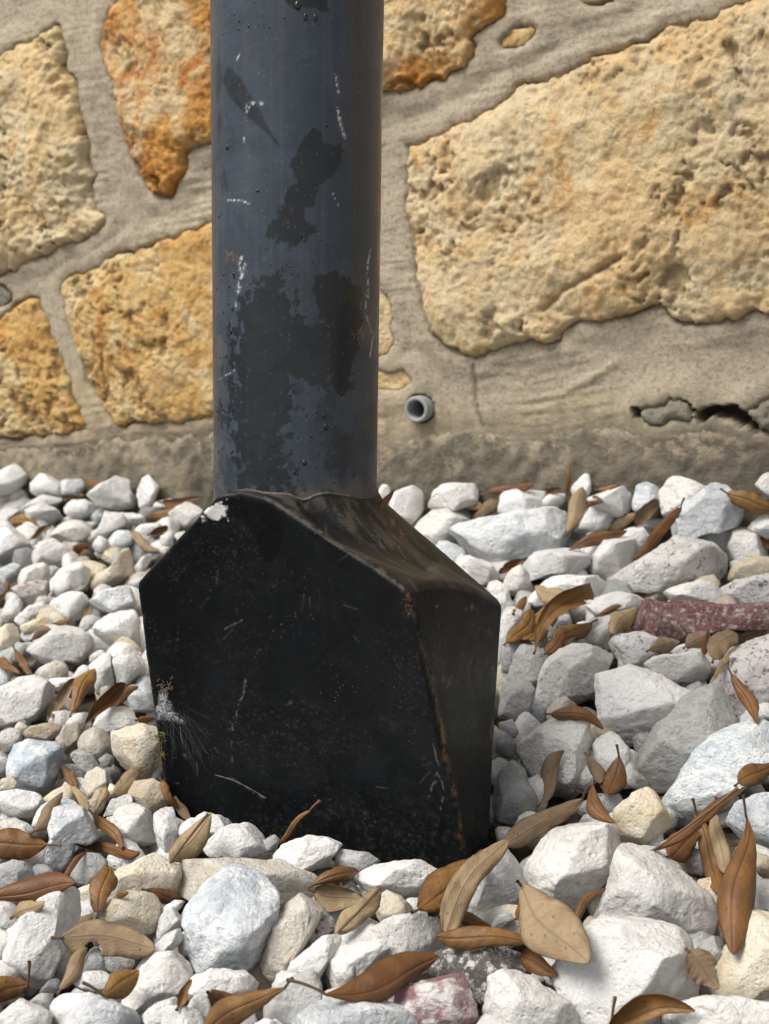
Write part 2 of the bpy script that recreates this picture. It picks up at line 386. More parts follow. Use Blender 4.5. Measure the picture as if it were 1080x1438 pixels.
FOOT_LINE = [(-300,640),(0,626),(120,618),(290,606),(420,612),(535,622),(600,606),(640,602),(690,604),(740,612),(790,604),(850,592),(900,597),(950,602),(985,592),(1010,600),(1045,606),(1080,600),(1150,598)]
def foot_top(ss):
    L = np.array([wall_sz(*c) for c in FOOT_LINE]); q = np.stack([ss*55, ss*0, ss*0], -1)
    return np.interp(ss, L[:, 0], L[:, 1]) + .007*fbm(q, 5, .65)
def make_mortar():
    a, b = wall_sz(-60, 650)[0], wall_sz(1150, 650)[0]; zt = wall_sz(540, -60)[1]
    ss = np.concatenate([np.linspace(-2.8, a-.02, 60), np.arange(a, b, .0022), np.linspace(b+.02, 3.6, 60)])
    zz = np.concatenate([np.arange(.0, zt, .0022), np.linspace(zt+.02, 1.3, 40)])
    Sg, Zg = np.meshgrid(ss, zz); P = np.stack([Sg.ravel(), Zg.ravel()], -1)
    q = np.stack([P[:, 0], P[:, 1], P[:, 0]*0], -1)
    h = .0022*fbm(q*9, 4) + .0007*fbm(q*60, 3)
    tilt = P[:, 1] - .16*P[:, 0] + .006*perlin(q*10)
    st = np.stack([P[:, 0]*16, tilt*330, P[:, 0]*0], -1)
    h += .0017*fbm(st, 3)*sstep(-.5, .4, perlin(q*11+4))
    tr = np.array([wall_sz(800, 545), wall_sz(835, 528), wall_sz(862, 510)])
    for a_, b_ in zip(tr[:-1], tr[1:]):
        t_ = np.clip(((P-a_)@(b_-a_))/((b_-a_)@(b_-a_)), 0, 1); h += .0022*np.exp(-(np.hypot(*(P-a_-t_[:, None]*(b_-a_)).T)/.0035)**2)
    dmin = np.full(len(P), 1.0)
    for kd, pr, r, pl, stp in polys:
        lo, hi = pl.min(0)-.04, pl.max(0)+.04
        sel = np.where(((P > lo) & (P < hi)).all(1))[0]
        if len(sel): dmin[sel] = np.minimum(dmin[sel], poly_dist(P[sel], pl))
    open_ = sstep(-.05, .45, fbm(q*13+70, 3)-.05)           # shrinkage gap shows along part of each block's edge
    gap = np.exp(-(np.maximum(dmin, 0)/.0019)**2)*open_
    h += np.where(dmin < 0, -.0035*open_-.0015, -.008*gap + .0045*np.exp(-((dmin-.008)/.012)**2)*(1-open_*.5))
    # hole round the weep pipe, crack above the footing on the right
    pc = np.array(wall_sz(592, 573)); rp = np.hypot(*(P-pc).T); h = np.where(rp < .0135, -.06, h)
    cr = [(892,578),(915,586),(940,575),(965,570),(985,584),(1005,576),(1030,580),(1050,592),(1070,600),(1120,585)]
    C = np.array([wall_sz(*c) for c in cr]); cd = np.full(len(P), 1.0)
    sel = np.where((P[:, 0] > C[:, 0].min()-.03) & (P[:, 0] < C[:, 0].max()+.03) & (P[:, 1] < C[:, 1].max()+.04))[0]
    for i in range(len(C)-1):
        ab = C[i+1]-C[i]; t = np.clip(((P[sel]-C[i])@ab)/(ab@ab), 0, 1); cd[sel] = np.minimum(cd[sel], np.hypot(*(P[sel]-C[i]-t[:, None]*ab).T))
    wdt = .0018 + .0032*sstep(C[4, 0]-.01, C[4, 0]+.02, P[:, 0]) + .0035*fbm(q*110, 3)
    crack = sstep(wdt+.002, wdt-.001, cd); h -= .030*crack
    # hairline below the big block's lowest point
    hl = np.array([wall_sz(668, 512), wall_sz(667, 560), wall_sz(676, 600)]); hd = np.full(len(P), 1.0)
    for i in range(2):
        ab = hl[i+1]-hl[i]; t = np.clip(((P-hl[i])@ab)/(ab@ab), 0, 1); hd = np.minimum(hd, np.hypot(*(P-hl[i]-t[:, None]*ab+ .0015*perlin(q*60)[:, None]).T))
    hair = np.exp(-(hd/.0014)**2); h -= .004*hair
    low = sstep(.235, .165, P[:, 1] + .02*fbm(q*12, 3))
    V = wall_pt(P[:, 0], P[:, 1], h); me = wall_mesh('mortar', V, grid_faces(*Sg.shape))
    attr(me, 'cavity', np.clip(gap*.7*(dmin > 0) + crack + hair*.6*(perlin(q*30) > -.3), 0, 1)); attr(me, 'low', low); dz = P[:, 1]-foot_top(P[:, 0]); attr(me, 'damp', np.clip(sstep(.028, -.004, dz+.016*fbm(q*45+8, 4, .6)), 0, 1))
    o = link('mortar', me, MORTAR, wall); o['label'] = 'grey-beige mortar smeared between the blocks'
make_mortar()
def make_footing():
    a, b = wall_sz(-60, 650)[0], wall_sz(1150, 650)[0]
    ss = np.concatenate([np.linspace(-2.8, a-.02, 60), np.arange(a, b, .0024), np.linspace(b+.02, 3.6, 60)]); n = 50
    top = foot_top(ss)
    t = np.linspace(0, 1, n)[:, None]; Z = -.05 + (top[None]+.05)*t**.8; Sg = np.broadcast_to(ss, Z.shape)
    q = np.stack([Sg, Z, Sg*0+4], -1)
    h = .0030 + .0030*fbm(q*16, 4) + .0022*fbm(q*75, 4, .6) + .009*(1-t)
    edge = np.clip((top[None]-Z)/.006, 0, 1); h = -.006 + (h+.006)*np.sqrt(edge)
    V = wall_pt(Sg.ravel(), Z.ravel(), h.ravel())
    me = wall_mesh('footing', V, grid_faces(*Sg.shape)); attr(me, 'patch', (sstep(.045, .0, (top[None]-Z) + .03*fbm(q*26+60, 4, .6))*.9).ravel())
    o = link('footing', me, FOOT, wall); o['label'] = 'dark weathered concrete footing along the foot of the wall'
make_footing()
def make_core():      # body of the wall behind its face
    V = []; 
    for s in (-2.8, 3.6):
        for h in (-.035, -.25):
            for z in (-.1, 1.3): V.append(wall_pt(np.array(s), np.array(z), np.array(h)))
    F = [(0,1,3,2),(4,6,7,5),(0,4,5,1),(2,3,7,6),(1,5,7,3),(0,2,6,4)]
    me = wall_mesh('core', np.array(V), F); me.polygons.foreach_set('use_smooth', np.zeros(6, bool)); link('core', me, MORTAR, wall)
make_core()
def make_pipe():
    c = wall_sz(592, 573); m = flat('grey_pvc', (.30, .305, .30), .5)
    V = []; n = 40; rings = [(.0126, -.05), (.0126, .0115), (.0120, .0125), (.0094, .0125), (.0088, .0115), (.0088, -.05)]
    for r, h in rings:
        for k in range(n):
            a = 2*math.pi*k/n; V.append(wall_pt(np.array(c[0]+r*math.cos(a)), np.array(c[1]+r*math.sin(a)), np.array(h)))
    F = [(i*n+k, i*n+(k+1) % n, (i+1)*n+(k+1) % n, (i+1)*n+k) for i in range(5) for k in range(n)]
    o = link('weep_pipe', wall_mesh('weep_pipe', np.array(V), F), m, wall); o['label'] = 'short grey plastic drain pipe set in the mortar'
    g = flat('pipe_dirt', (.09, .075, .055), .95)
    V = [wall_pt(np.array(c[0]+.0087*math.cos(a)), np.array(c[1]+.0087*math.sin(a)), np.array(-.03)) for a in np.linspace(0, 2*math.pi, 24, endpoint=False)]
    me = bpy.data.meshes.new('silt'); me.from_pydata([tuple(v-np.array(wall.location)) for v in V], [], [tuple(range(24))]); link('silt', me, g, o)
make_pipe()

# ------------------------------------------------------------------ black steel post
def seg_d(U, V, pts):
    d = np.full(U.shape, 1e6)
    for (a, b), (c, e) in zip(pts[:-1], pts[1:]):
        ax, ay = c-a, e-b; t = np.clip(((U-a)*ax+(V-b)*ay)/(ax*ax+ay*ay+1e-9), 0, 1)
        d = np.minimum(d, np.hypot(U-a-t*ax, V-b-t*ay))
    return d
def in_poly(U, V, poly, soft=2.0, rough=0.0, P=None):
    d = poly_dist(np.stack([U.ravel(), V.ravel()], -1), poly).reshape(U.shape)
    if rough: d = d + rough*fbm(P*190, 3, .5)
    return sstep(soft, -soft, d)
def black_paint(name, base, dust, spec, ior):
    g = N(name); co = g.coords(False)
    wet, chalk, rust, dirt = g.at('wet'), g.at('chalk'), g.at('rust'), g.at('dirt')
    n = g.noise(co, 35, 5, .6, .4); f = g.noise(co, 900, 3, .7); sp = g.noise(co, 520, 3, .8)
    c = g.mix(g.rng(n, .35, .7), base, tuple(x*1.35 for x in base))
    c = g.mix(g.math('MULTIPLY', g.rng(sp, .66, .74), dust), c, (.30, .27, .22))
    c = g.mix(g.math('MULTIPLY', dirt, .75), c, (.16, .135, .10))
    c = g.mix(g.math('MULTIPLY', wet, .80), c, (.006, .0065, .007))  # water smears, plus shade painted along the crease of the base
    c = g.mix(rust, c, g.mix(g.rng(f, .4, .6), (.17, .065, .022), (.30, .17, .085)))
    c = g.mix(chalk, c, (.74, .73, .70))
    r = g.math('ADD', g.rng(g.noise(co, 14, 5, .6, .6), .3, .7, .26, .50), g.math('MULTIPLY', g.math('ADD', dirt, chalk), .35))
    r = g.math('SUBTRACT', r, g.math('MULTIPLY', wet, .14))
    nn = g.bump(n, .16, .006); nn = g.bump(f, .09, .0006, nn); nn = g.bump(g.math('SUBTRACT', g.math('ADD', chalk, g.math('MULTIPLY', rust, .7)), g.math('MULTIPLY', wet, .25)), .5, .0005, nn)
    g.b.inputs['IOR'].default_value = ior
    return g.done(c, r, nn, spec)
PAINT = black_paint('dusty_skylit_black_paint', (.032, .043, .057), .20, .42, 1.5)  # reflected sky is put into the blue-grey base colour
PAINT_B = black_paint('worn_black_paint', (.0065, .0080, .0095), .40, .16, 1.45)
post_bot, post_top = un(415, 690, .956), un(417.5, 0, .896)
axis = (post_top-post_bot)/np.linalg.norm(post_top-post_bot); PR = .0505
post = empty('steel_post', tuple(post_bot - np.array([0, 0, post_bot[2]])))
tag(post, 'black painted round steel post welded to a faceted wedge-shaped base in the gravel', 'post')
PO = np.array(post.location); BASE_V = {}
def make_pipe_part():
    t = np.concatenate([np.arange(-.020, .345, .0009), np.linspace(.36, .9, 20)]); n = 430
    a = np.linspace(0, 2*math.pi, n, endpoint=False)
    ax = axis; x = np.array([1, 0, 0]) - ax[0]*ax; x /= np.linalg.norm(x); y = np.cross(ax, x)
    T, A = np.meshgrid(t, a, indexing='ij')
    q = np.stack([np.cos(A)*PR, np.sin(A)*PR, T], -1)
    R = PR + .00025*perlin(q*22) 
    V = post_bot + T[..., None]*ax + R[..., None]*(np.cos(A)[..., None]*x + np.sin(A)[..., None]*y)
    V = V.reshape(-1, 3); idx = np.arange(n); F = np.concatenate([np.stack([i*n+idx, i*n+(idx+1) % n, (i+1)*n+(idx+1) % n, (i+1)*n+idx], -1) for i in range(len(t)-1)])
    me = mesh_from('pipe', V-PO, F)
    U, W = proj(V); front = (V-post_bot)[:, 1] - (V-post_bot)@ax*ax[1] < .012
    P = q.reshape(-1, 3)
    wet = np.zeros(len(V)); m = lambda pl, s=1.5, r=5: in_poly(U, W, pl, s, r, P)
    wet = np.maximum(wet, .85*m([(318,96),(330,100),(345,122),(360,150),(378,180),(392,206),(375,188),(350,168),(325,140),(313,115)], 1.5, 2))
    wet = np.maximum(wet, .9*m([(440,178),(450,182),(457,200),(470,205),(480,200),(482,225),(466,250),(448,262),(438,290),(420,300),(405,300),(400,280),(415,255),(405,235),(420,205)]))
    wet = np.maximum(wet, .9*m([(382,310),(400,290),(430,290),(440,320),(430,340),(400,345),(378,330)], 1.5, 9))
    wet = np.maximum(wet, .9*m([(340,420),(365,395),(390,385),(405,395),(400,425),(420,440),(445,450),(462,440),(470,520),(455,545),(420,540),(410,580),(400,640),(415,690),(340,690),(330,600),(300,590),(330,540),(325,470)], 2, 22))
    wet = np.maximum(wet, 1.0*m([(440,390),(470,380),(492,392),(508,410),(510,450),(500,490),(494,520),(488,545),(478,556),(468,540),(460,520),(462,470),(445,430)], 1.5, 6))
    wet = np.maximum(wet, .9*m([(380,-20),(400,0),(412,10),(440,12),(462,18),(460,-20)], 1.5, 5))
    wet = np.maximum(wet, .7*sstep(.28, .5, fbm(P*np.array([130, 130, 45]), 4)) * sstep(345, 300, U))
    wet = np.maximum(wet, .6*sstep(.35, .5, fbm(P*60+8, 5, .6))*sstep(380, 600, W))
    ch = np.zeros(len(V))
    for pts, wd in [([(471,104),(474,122),(477,135)], 1.6), ([(474,153),(478,172),(484,194)], 2.0), ([(339,362),(336,378),(343,372),(334,410)], 2.4), ([(345,150),(352,146),(362,144),(368,146)], 2.4), ([(346,158),(352,148)], 1.3), ([(316,282),(335,281),(350,286)], 1.0), ([(333,84),(336,76)], 1.2), ([(468,272),(477,292)], 1.0), ([(342,198),(344,194)], 2), ([(520,350),(516,375),(517,420)], 1.3), ([(331,425),(332,432)], 1.2), ([(306,533),(330,520)], .7), ([(515,400),(513,440),(524,470),(520,500)], .9)]:
        k = np.exp(-(seg_d(U, W, pts)/wd)**2)*sstep(-.25, .45, fbm(P*520, 4, .65)); ch = np.maximum(ch, k*.7)
    ru = np.zeros(len(V))
    for c, r in [((326,362), 9), ((404,304), 5), ((508,470), 11), ((330,288), 5)]:
        ru = np.maximum(ru, .75*np.exp(-(np.hypot(U-c[0], W-c[1])/r)**2)*sstep(.0, .4, fbm(P*500+3, 4)))
    di = .6*sstep(668, 690, W + 14*fbm(P*90, 3))*sstep(395, 430, U) + .35*sstep(.2, .6, fbm(P*80+20, 4))*sstep(300, 420, W)*sstep(470, 520, U) + .35*sstep(.1, .5, fbm(P*55+33, 4))*sstep(335, 305, U)*sstep(280, 330, W)
    run = np.stack([np.cos(A.ravel())*9, np.sin(A.ravel())*9, T.ravel()*5], -1); di = np.maximum(di, .10*sstep(.05, .7, fbm(run*np.array([1.6, 1.6, 1]), 5, .6))); wet = np.maximum(wet, .16*sstep(.15, .7, fbm(run*1.3+40, 5, .6)))
    ch = np.maximum(ch, .10*sstep(.7, .95, fbm(P*800+4, 2)))
    for nm, v in (('wet', wet), ('chalk', ch), ('rust', ru), ('dirt', di)): attr(me, nm, np.clip(v*front, 0, 1))
    o = BASE_V['pipe'] = link('pipe', me, PAINT, post); o['label'] = 'round black pipe with wet smears and chalky scratches'
make_pipe_part()
def make_base():
    O = post_bot
    def fr(u, v, off): return on_plane(u, v, O+off*E2, E2)
    def loc(e1, e2, z): return O + e1*E1 + e2*E2 + z*EZ
    L1, R1, Tl, Tr = fr(187, 820, -.062), fr(575, 830, -.062), fr(304, 693, -.062), fr(372, 697, -.062)
    Tm = fr(335, 687, -.060)
    L2 = fr(230, 1122, -.016); R2 = fr(651, 1198, -.010)
    rR = fr(708, 848, .062); rR2 = fr(690, 1168, .028); rT = fr(531, 695, .062)
    L2 = L1 + (L2-L1)*1.2; R2 = R1 + (R2-R1)*1.12; rR2 = rR + (rR2-rR)*1.14
    e1 = lambda p: (p-O)@E1
    rL1 = loc(e1(L1), .062, (L1-O)[2]-.02); rTl = loc(e1(Tl), .062, -.02); rL2 = loc(e1(L2), .03, (L2-O)[2]); rTm = loc(e1(Tm), .06, -.014)
    vs = [L1, L2, R2, R1, Tr, Tm, Tl, rL1, rL2, rR2, rR, rT, rTm, rTl]
    bm = bmesh.new(); b = [bm.verts.new(v-PO) for v in vs]
    for f in [(0,1,2,3,4,5,6), (13,12,11,10,9,8,7), (3,2,9,10), (4,3,10,11), (5,4,11,12), (6,5,12,13), (0,6,13,7), (1,0,7,8), (2,1,8,9)]:
        bm.faces.new([b[i] for i in f])
    bmesh.ops.triangulate(bm, faces=[f for f in bm.faces if len(f.verts) > 4])
    bmesh.ops.recalc_face_normals(bm, faces=bm.faces)
    me = bpy.data.meshes.new('cage'); bm.to_mesh(me); bm.free()
    o = bpy.data.objects.new('cage', me); COL.objects.link(o)
    bv = o.modifiers.new('b', 'BEVEL'); bv.width = .0045; bv.segments = 3; bv.limit_method = 'ANGLE'; bv.angle_limit = math.radians(20)
    rm = o.modifiers.new('r', 'REMESH'); rm.mode = 'VOXEL'; rm.voxel_size = .0011
    sm = o.modifiers.new('s', 'SMOOTH'); sm.factor = .5; sm.iterations = 6
    dg = bpy.context.evaluated_depsgraph_get(); me = bpy.data.meshes.new_from_object(o.evaluated_get(dg)); bpy.data.objects.remove(o)
    me.name = 'base'; n = len(me.vertices); V = np.empty(n*3, np.float32); me.vertices.foreach_get('co', V); V = V.reshape(-1, 3).astype(float)+PO
    # hammered top: the slope's lower edge arches, shallow dents on it and on the faces
    q = V-O; x1, x2, z = q@E1, q@E2, q[:, 2]
    t = np.clip((x2+.062)/.124, 0, 1)
    V[:, 2] += .0085*4*t*(1-t)*sstep(.02, .10, x1)*sstep(-.11, -.035, z)
    q = V-O; rad = np.linalg.norm(q-(q@axis)[:, None]*axis, axis=1)-PR
    V[:, 2] += .019*np.exp(-np.maximum(rad, 0)/.014)*sstep(.01, .04, x1)*(V[:, 2] > O[2]-.06)*sstep(.075, .02, np.abs(x2))
    U, W = proj(V)
    dent = np.exp(-(seg_d(U, W, [(430,700),(480,745),(545,775),(600,795)])/12)**2)*(x1 > 0)
    V += (.0055*dent)[:, None]*np.array([-.3, .2, -.8])
    V += (.0008*fbm(V*18, 3) + .0004*fbm(V*70, 2))[:, None]*(-E2)
    me.vertices.foreach_set('co', (V-PO).astype(np.float32).ravel()); me.update()
    me.polygons.foreach_set('use_smooth', np.ones(len(me.polygons), bool))
    nrm = np.empty(n*3, np.float32); me.vertices.foreach_get('normal', nrm); nrm = nrm.reshape(-1, 3)
    vis = ((CAM-V)*nrm).sum(1) > 0
    P = V-PO; mm = lambda pl, s=1.5, r=5: in_poly(U, W, pl, s, r, P)
    slope = (nrm@EZ > .35)*vis
    frontm = (nrm@(-E2) > .75)*vis; side = (nrm@E1 > .6)*vis*(1-slope)
    wet = .95*mm([(355,700),(385,715),(400,735),(398,760),(388,788),(368,790),(362,760),(345,735),(325,720),(300,712),(320,700)], 1.5, 6)*frontm
    wet = np.maximum(wet, .9*mm([(435,752),(450,755),(475,775),(470,768),(440,745)], 1.5, 3)*frontm)
    wet = np.maximum(wet, .75*mm([(440,705),(480,735),(560,770),(640,812),(700,838),(640,822),(580,826),(525,785),(470,748),(430,712)], 2, 10)*slope)
    wet = np.maximum(wet, .9*np.exp(-(seg_d(U, W, [(432,693),(462,722),(500,758)])/3.5)**2)*slope)  # painted shade: darkens the crease of the sloping top, no water here
    for pl, wd in [([(510,880),(490,884),(470,900),(455,920)], 3), ([(465,960),(480,980),(490,985)], 5), ([(490,1002),(520,1000),(530,1005)], 3), ([(660,878),(675,882),(690,888)], 4), ([(470,1100),(560,1140),(620,1160)], 14)]:
        wet = np.maximum(wet, .85*np.exp(-(seg_d(U, W, pl)/wd)**2)*sstep(-.4, .1, fbm(P*300, 3)))
    di = slope*(.06+.36*sstep(-.15, .5, fbm(np.stack([(P@E1+P[:, 2]*-.6)*35, P@E2*150, P[:, 2]*35], -1)+5, 5, .65))) 
    di = np.maximum(di, .22*sstep(.35, .8, fbm(P*420, 4, .7))*sstep(-.1, .5, fbm(P*16+3, 2))*vis)
    di = np.maximum(di, .2*np.exp(-((W-1180)/60)**2)*sstep(.1, .7, fbm(P*300+9, 4)))
    di = np.maximum(di, .13*sstep(-.3, .5, fbm(P*240, 4, .6))*mm([(524,1006),(545,1003),(575,1012),(578,1020),(560,1028),(540,1028)], 3, 6)*frontm)
    edge = seg_d(U, W, [(375,699),(450,745),(520,785),(572,832),(600,930),(622,1040),(640,1130),(652,1195)])
    di = np.maximum(di, .5*np.exp(-(edge/3.5)**2)*sstep(-.3, .3, fbm(P*260, 3)))
    ru = np.exp(-(edge/4.5)**2)*sstep(.30, .58, fbm(P*130+2, 4))*sstep(815, 835, W)*.8
    for c, r in [((198,868), 4), ((550,735), 7), ((563,748), 8), ((628,955), 7), ((573,845), 7), ((575,862), 6)]:
        ru = np.maximum(ru, .8*np.exp(-(np.hypot(U-c[0], W-c[1])/r)**2)*sstep(-.1, .3, fbm(P*420+3, 4))*vis)
    ch = .95*mm([(280,716),(290,710),(316,706),(322,713),(320,727),(300,731),(283,726)], 1.0, 7)*frontm
    for pts, wd in [([(349,948),(341,975),(330,1010),(325,1045)], 1.3), ([(326,1063),(324,1085)], 1.0), ([(302,1088),(330,1095),(350,1108),(372,1120)], 1.0), ([(313,884),(340,870)], .9), ([(330,856),(331,860)], 2.2), ([(400,990),(410,986)], 1.6), ([(609,1045),(615,1080),(600,1125)], .9), ([(615,1085),(623,1110),(618,1137)], .9), ([(656,855),(664,852),(668,856)], 3.2), ([(612,852),(618,850)], 1.4), ([(690,935),(700,970),(692,1010),(690,1090)], .9), ([(205,1085),(250,1100)], .9), ([(255,1058),(262,1065)], 1.6)]:
        ch = np.maximum(ch, .17*np.exp(-(seg_d(U+3*fbm(P*120, 2), W, pts)/wd)**2)*sstep(-.3, .3, fbm(P*260, 3))*vis)
    scr = RNG.uniform([200, 720], [620, 1180], (22, 2)); 
    for u0, v0 in scr:
        a_ = RNG.uniform(0, 6.28); l_ = RNG.uniform(4, 22); near = (np.abs(U-u0) < 30) & (np.abs(W-v0) < 30) & vis
        ch[near] = np.maximum(ch[near], RNG.uniform(.02, .08)*np.exp(-(seg_d(U[near], W[near], [(u0, v0), (u0+l_*math.cos(a_), v0+l_*math.sin(a_))])/.8)**2))
    sp = sstep(.62, .9, fbm(P*900, 2)); ch = np.maximum(ch, .10*sp*vis*sstep(-.2, .5, fbm(P*30, 2)))
    for nm, v in (('wet', wet), ('chalk', ch), ('rust', ru), ('dirt', di)): attr(me, nm, np.clip(v*vis, 0, 1))
    o = link('base', me, PAINT_B, post); o['label'] = 'faceted black wedge base with rusty edge and scuffed sloping top'
    BASE_V['co'] = V; BASE_V['me'] = me; BASE_V['o'] = o
make_base()
def make_drops():
    g = N('rain_water'); g.done((.008, .009, .010), .04, None, .6); V, F = [], []
    bm = bmesh.new(); bmesh.ops.create_icosphere(bm, subdivisions=2, radius=1); bm.verts.ensure_lookup_table()
    sv = np.array([v.co[:] for v in bm.verts]); sf = np.array([[v.index for v in f.verts] for f in bm.faces]); bm.free()
    spots = [(358+RNG.normal()*30, 30+RNG.normal()*20, RNG.uniform(1, 2.2)) for _ in range(14)] + [(310+RNG.uniform(-8, 20), RNG.uniform(300, 690), RNG.uniform(1, 3)) for _ in range(46)] \
      + [(RNG.uniform(400, 500), RNG.uniform(540, 680), RNG.uniform(1, 2.6)) for _ in range(38)] + [(RNG.uniform(340, 460), RNG.uniform(330, 420), RNG.uniform(.9, 2)) for _ in range(18)] \
      + [(429,24,4), (443,25,4), (418,8,6), (458,600,5), (456,584,3.5), (428,650,5), (319,207,4), (362,268,3.5), (459,176,3)]
    Z = axis
    for u, v, r in spots:
        d = ray(u, v); d = d/np.linalg.norm(d)
        # meet the cylinder
        w0 = CAM-post_bot; a_ = d-(d@Z)*Z; b_ = w0-(w0@Z)*Z
        A, B, C = a_@a_, 2*a_@b_, b_@b_-PR**2; D = B*B-4*A*C
        if D <= 0: continue
        p = CAM + (-B-math.sqrt(D))/(2*A)*d; nn = p-post_bot; nn = nn-(nn@Z)*Z; nn /= np.linalg.norm(nn); tx = np.cross(Z, nn)
        rr = r/FPX*.66; el = RNG.uniform(1.0, 1.9)
        pts = p + sv[:, :1]*rr*tx + sv[:, 1:2]*rr*el*Z + sv[:, 2:]*rr*.45*nn
        F.append(sf+sum(len(x) for x in V)); V.append(pts)
    o = link('rain_drops', mesh_from('rain_drops', np.concatenate(V)-PO, np.concatenate(F)), g.m, BASE_V['pipe']); tag(o, 'beads of rain water on the black pipe', kind='stuff')
make_drops()

def make_weld():
    bvh = BVHTree.FromPolygons([tuple(v) for v in BASE_V['co']], [tuple(p.vertices) for p in BASE_V['me'].polygons])
    ax = axis; x = np.array([1, 0, 0]) - ax[0]*ax; x /= np.linalg.norm(x); y = np.cross(ax, x); n = 260; m = 8; V = []
    for k in range(n):
        a = 2*math.pi*k/n; rd = math.cos(a)*x+math.sin(a)*y; st = post_bot + (PR+.0004)*rd + .05*ax
        h = bvh.ray_cast(Vector(st), Vector(-ax)); p = np.array(h[0]) if h[0] is not None else st-.05*ax
        V.append((p, rd))
    C = np.array([v[0] for v in V]); hh = (C-post_bot)@ax; ker = np.hanning(15); ker /= ker.sum(); hs_ = np.convolve(np.concatenate([hh[-14:], hh, hh[:14]]), ker, 'same')[14:-14]
    VV = []
    for k in range(n):
        rd = V[k][1]; c = post_bot + PR*rd + hs_[k]*ax; r = .0010*(1+.2*math.sin(k*.31)+.15*random.random())
        for j in range(m):
            b = 2*math.pi*j/m; VV.append(c + r*(math.cos(b)*rd + math.sin(b)*ax))
    F = [(k*m+j, k*m+(j+1) % m, ((k+1) % n)*m+(j+1) % m, ((k+1) % n)*m+j) for k in range(n) for j in range(m)]
    me = mesh_from('weld_bead', np.array(VV)-PO, F); rgv = np.random.default_rng(4)
    for nm, v in (('wet', 0), ('chalk', .05), ('rust', .05), ('dirt', .35)): attr(me, nm, np.clip(v*rgv.uniform(.2, 1.8, len(VV)), 0, 1))
    link('weld_bead', me, PAINT_B, BASE_V['o'])
make_weld()

# ------------------------------------------------------------------ gravel
def ico(n):
    bm = bmesh.new(); bmesh.ops.create_icosphere(bm, subdivisions=n, radius=1); bm.verts.ensure_lookup_table()
    v = np.array([x.co[:] for x in bm.verts]); f = np.array([[x.index for x in q.verts] for q in bm.faces]); bm.free(); return v, f
ICO = {n: ico(n) for n in (2, 3, 4, 5)}
def poly_radius(poly, th):
    """distance from the origin to the polygon along each direction (farthest crossing), corners slightly rounded"""
    R = np.full(th.shape, 0.0); c, s = np.cos(th), np.sin(th)
    for a, b in zip(poly, np.roll(poly, -1, 0)):
        e = b-a; den = c*e[1]-s*e[0]; den = np.where(np.abs(den) < 1e-12, 1e-12, den)
        t = (a[0]*e[1]-a[1]*e[0])/den; k = (a[0]*s-a[1]*c)/den
        ok = (t > 0) & (k >= -1e-6) & (k <= 1+1e-6); R = np.where(ok & (t > R), t, R)
    return R
def rock(level, poly, depth, seed, facets=9, box=.66, cut=(.68, .93)):
    rg = np.random.default_rng(seed); D, F = ICO[level]
    th = np.linspace(-math.pi, math.pi, 361); R = poly_radius(np.asarray(poly), th); bad = R <= 0
    if bad.any(): R[bad] = np.median(R[~bad])
    k = np.array([1, 3, 5, 3, 1])/13.; R = np.convolve(np.concatenate([R[-5:-1], R, R[1:5]]), k, 'same')[4:-4]
    t = np.arctan2(D[:, 1], D[:, 0]); r = np.interp(t, th, R); rho = np.hypot(D[:, 0], D[:, 1])
    g = rho**box
    P = np.stack([np.cos(t)*r*g, np.sin(t)*r*g, depth*np.sign(D[:, 2])*np.abs(D[:, 2])**.9], -1)
    size = np.mean(R)
    P *= (1 + .10*fbm(D*1.3+seed*.37, 2)[:, None])
    for _ in range(facets):          # broken faces
        n = rg.normal(size=3); n[2] = abs(n[2])*.9+.25 if rg.random() < .7 else n[2]
        n /= np.linalg.norm(n); h = P@n; c = h.max()*rg.uniform(*cut); over = np.maximum(h-c, 0); P = P - (over*.96)[:, None]*n
    nn = P/np.linalg.norm(P, axis=1)[:, None]
    q = P/size
    P = P + nn*(size*(.022*fbm(q*1.9+seed, 3) + (.024*fbm(q*5+seed*1.7, 5 if level > 4 else 4 if level > 3 else 3, .64) if level > 2 else 0)))[:, None]
    lo, hi = np.asarray(poly).min(0), np.asarray(poly).max(0); a, b = P[:, :2].min(0), P[:, :2].max(0)
    P[:, :2] = lo + (P[:, :2]-a)*(hi-lo)/(b-a)
    return P, F
STONES = []     # every stone: dict(V world verts, F, kind, label, hero)
def frame_at(p):
    z = CAM-p; z /= np.linalg.norm(z); x = np.cross(EZ, z); x /= np.linalg.norm(x); y = np.cross(z, x); return x, y, z
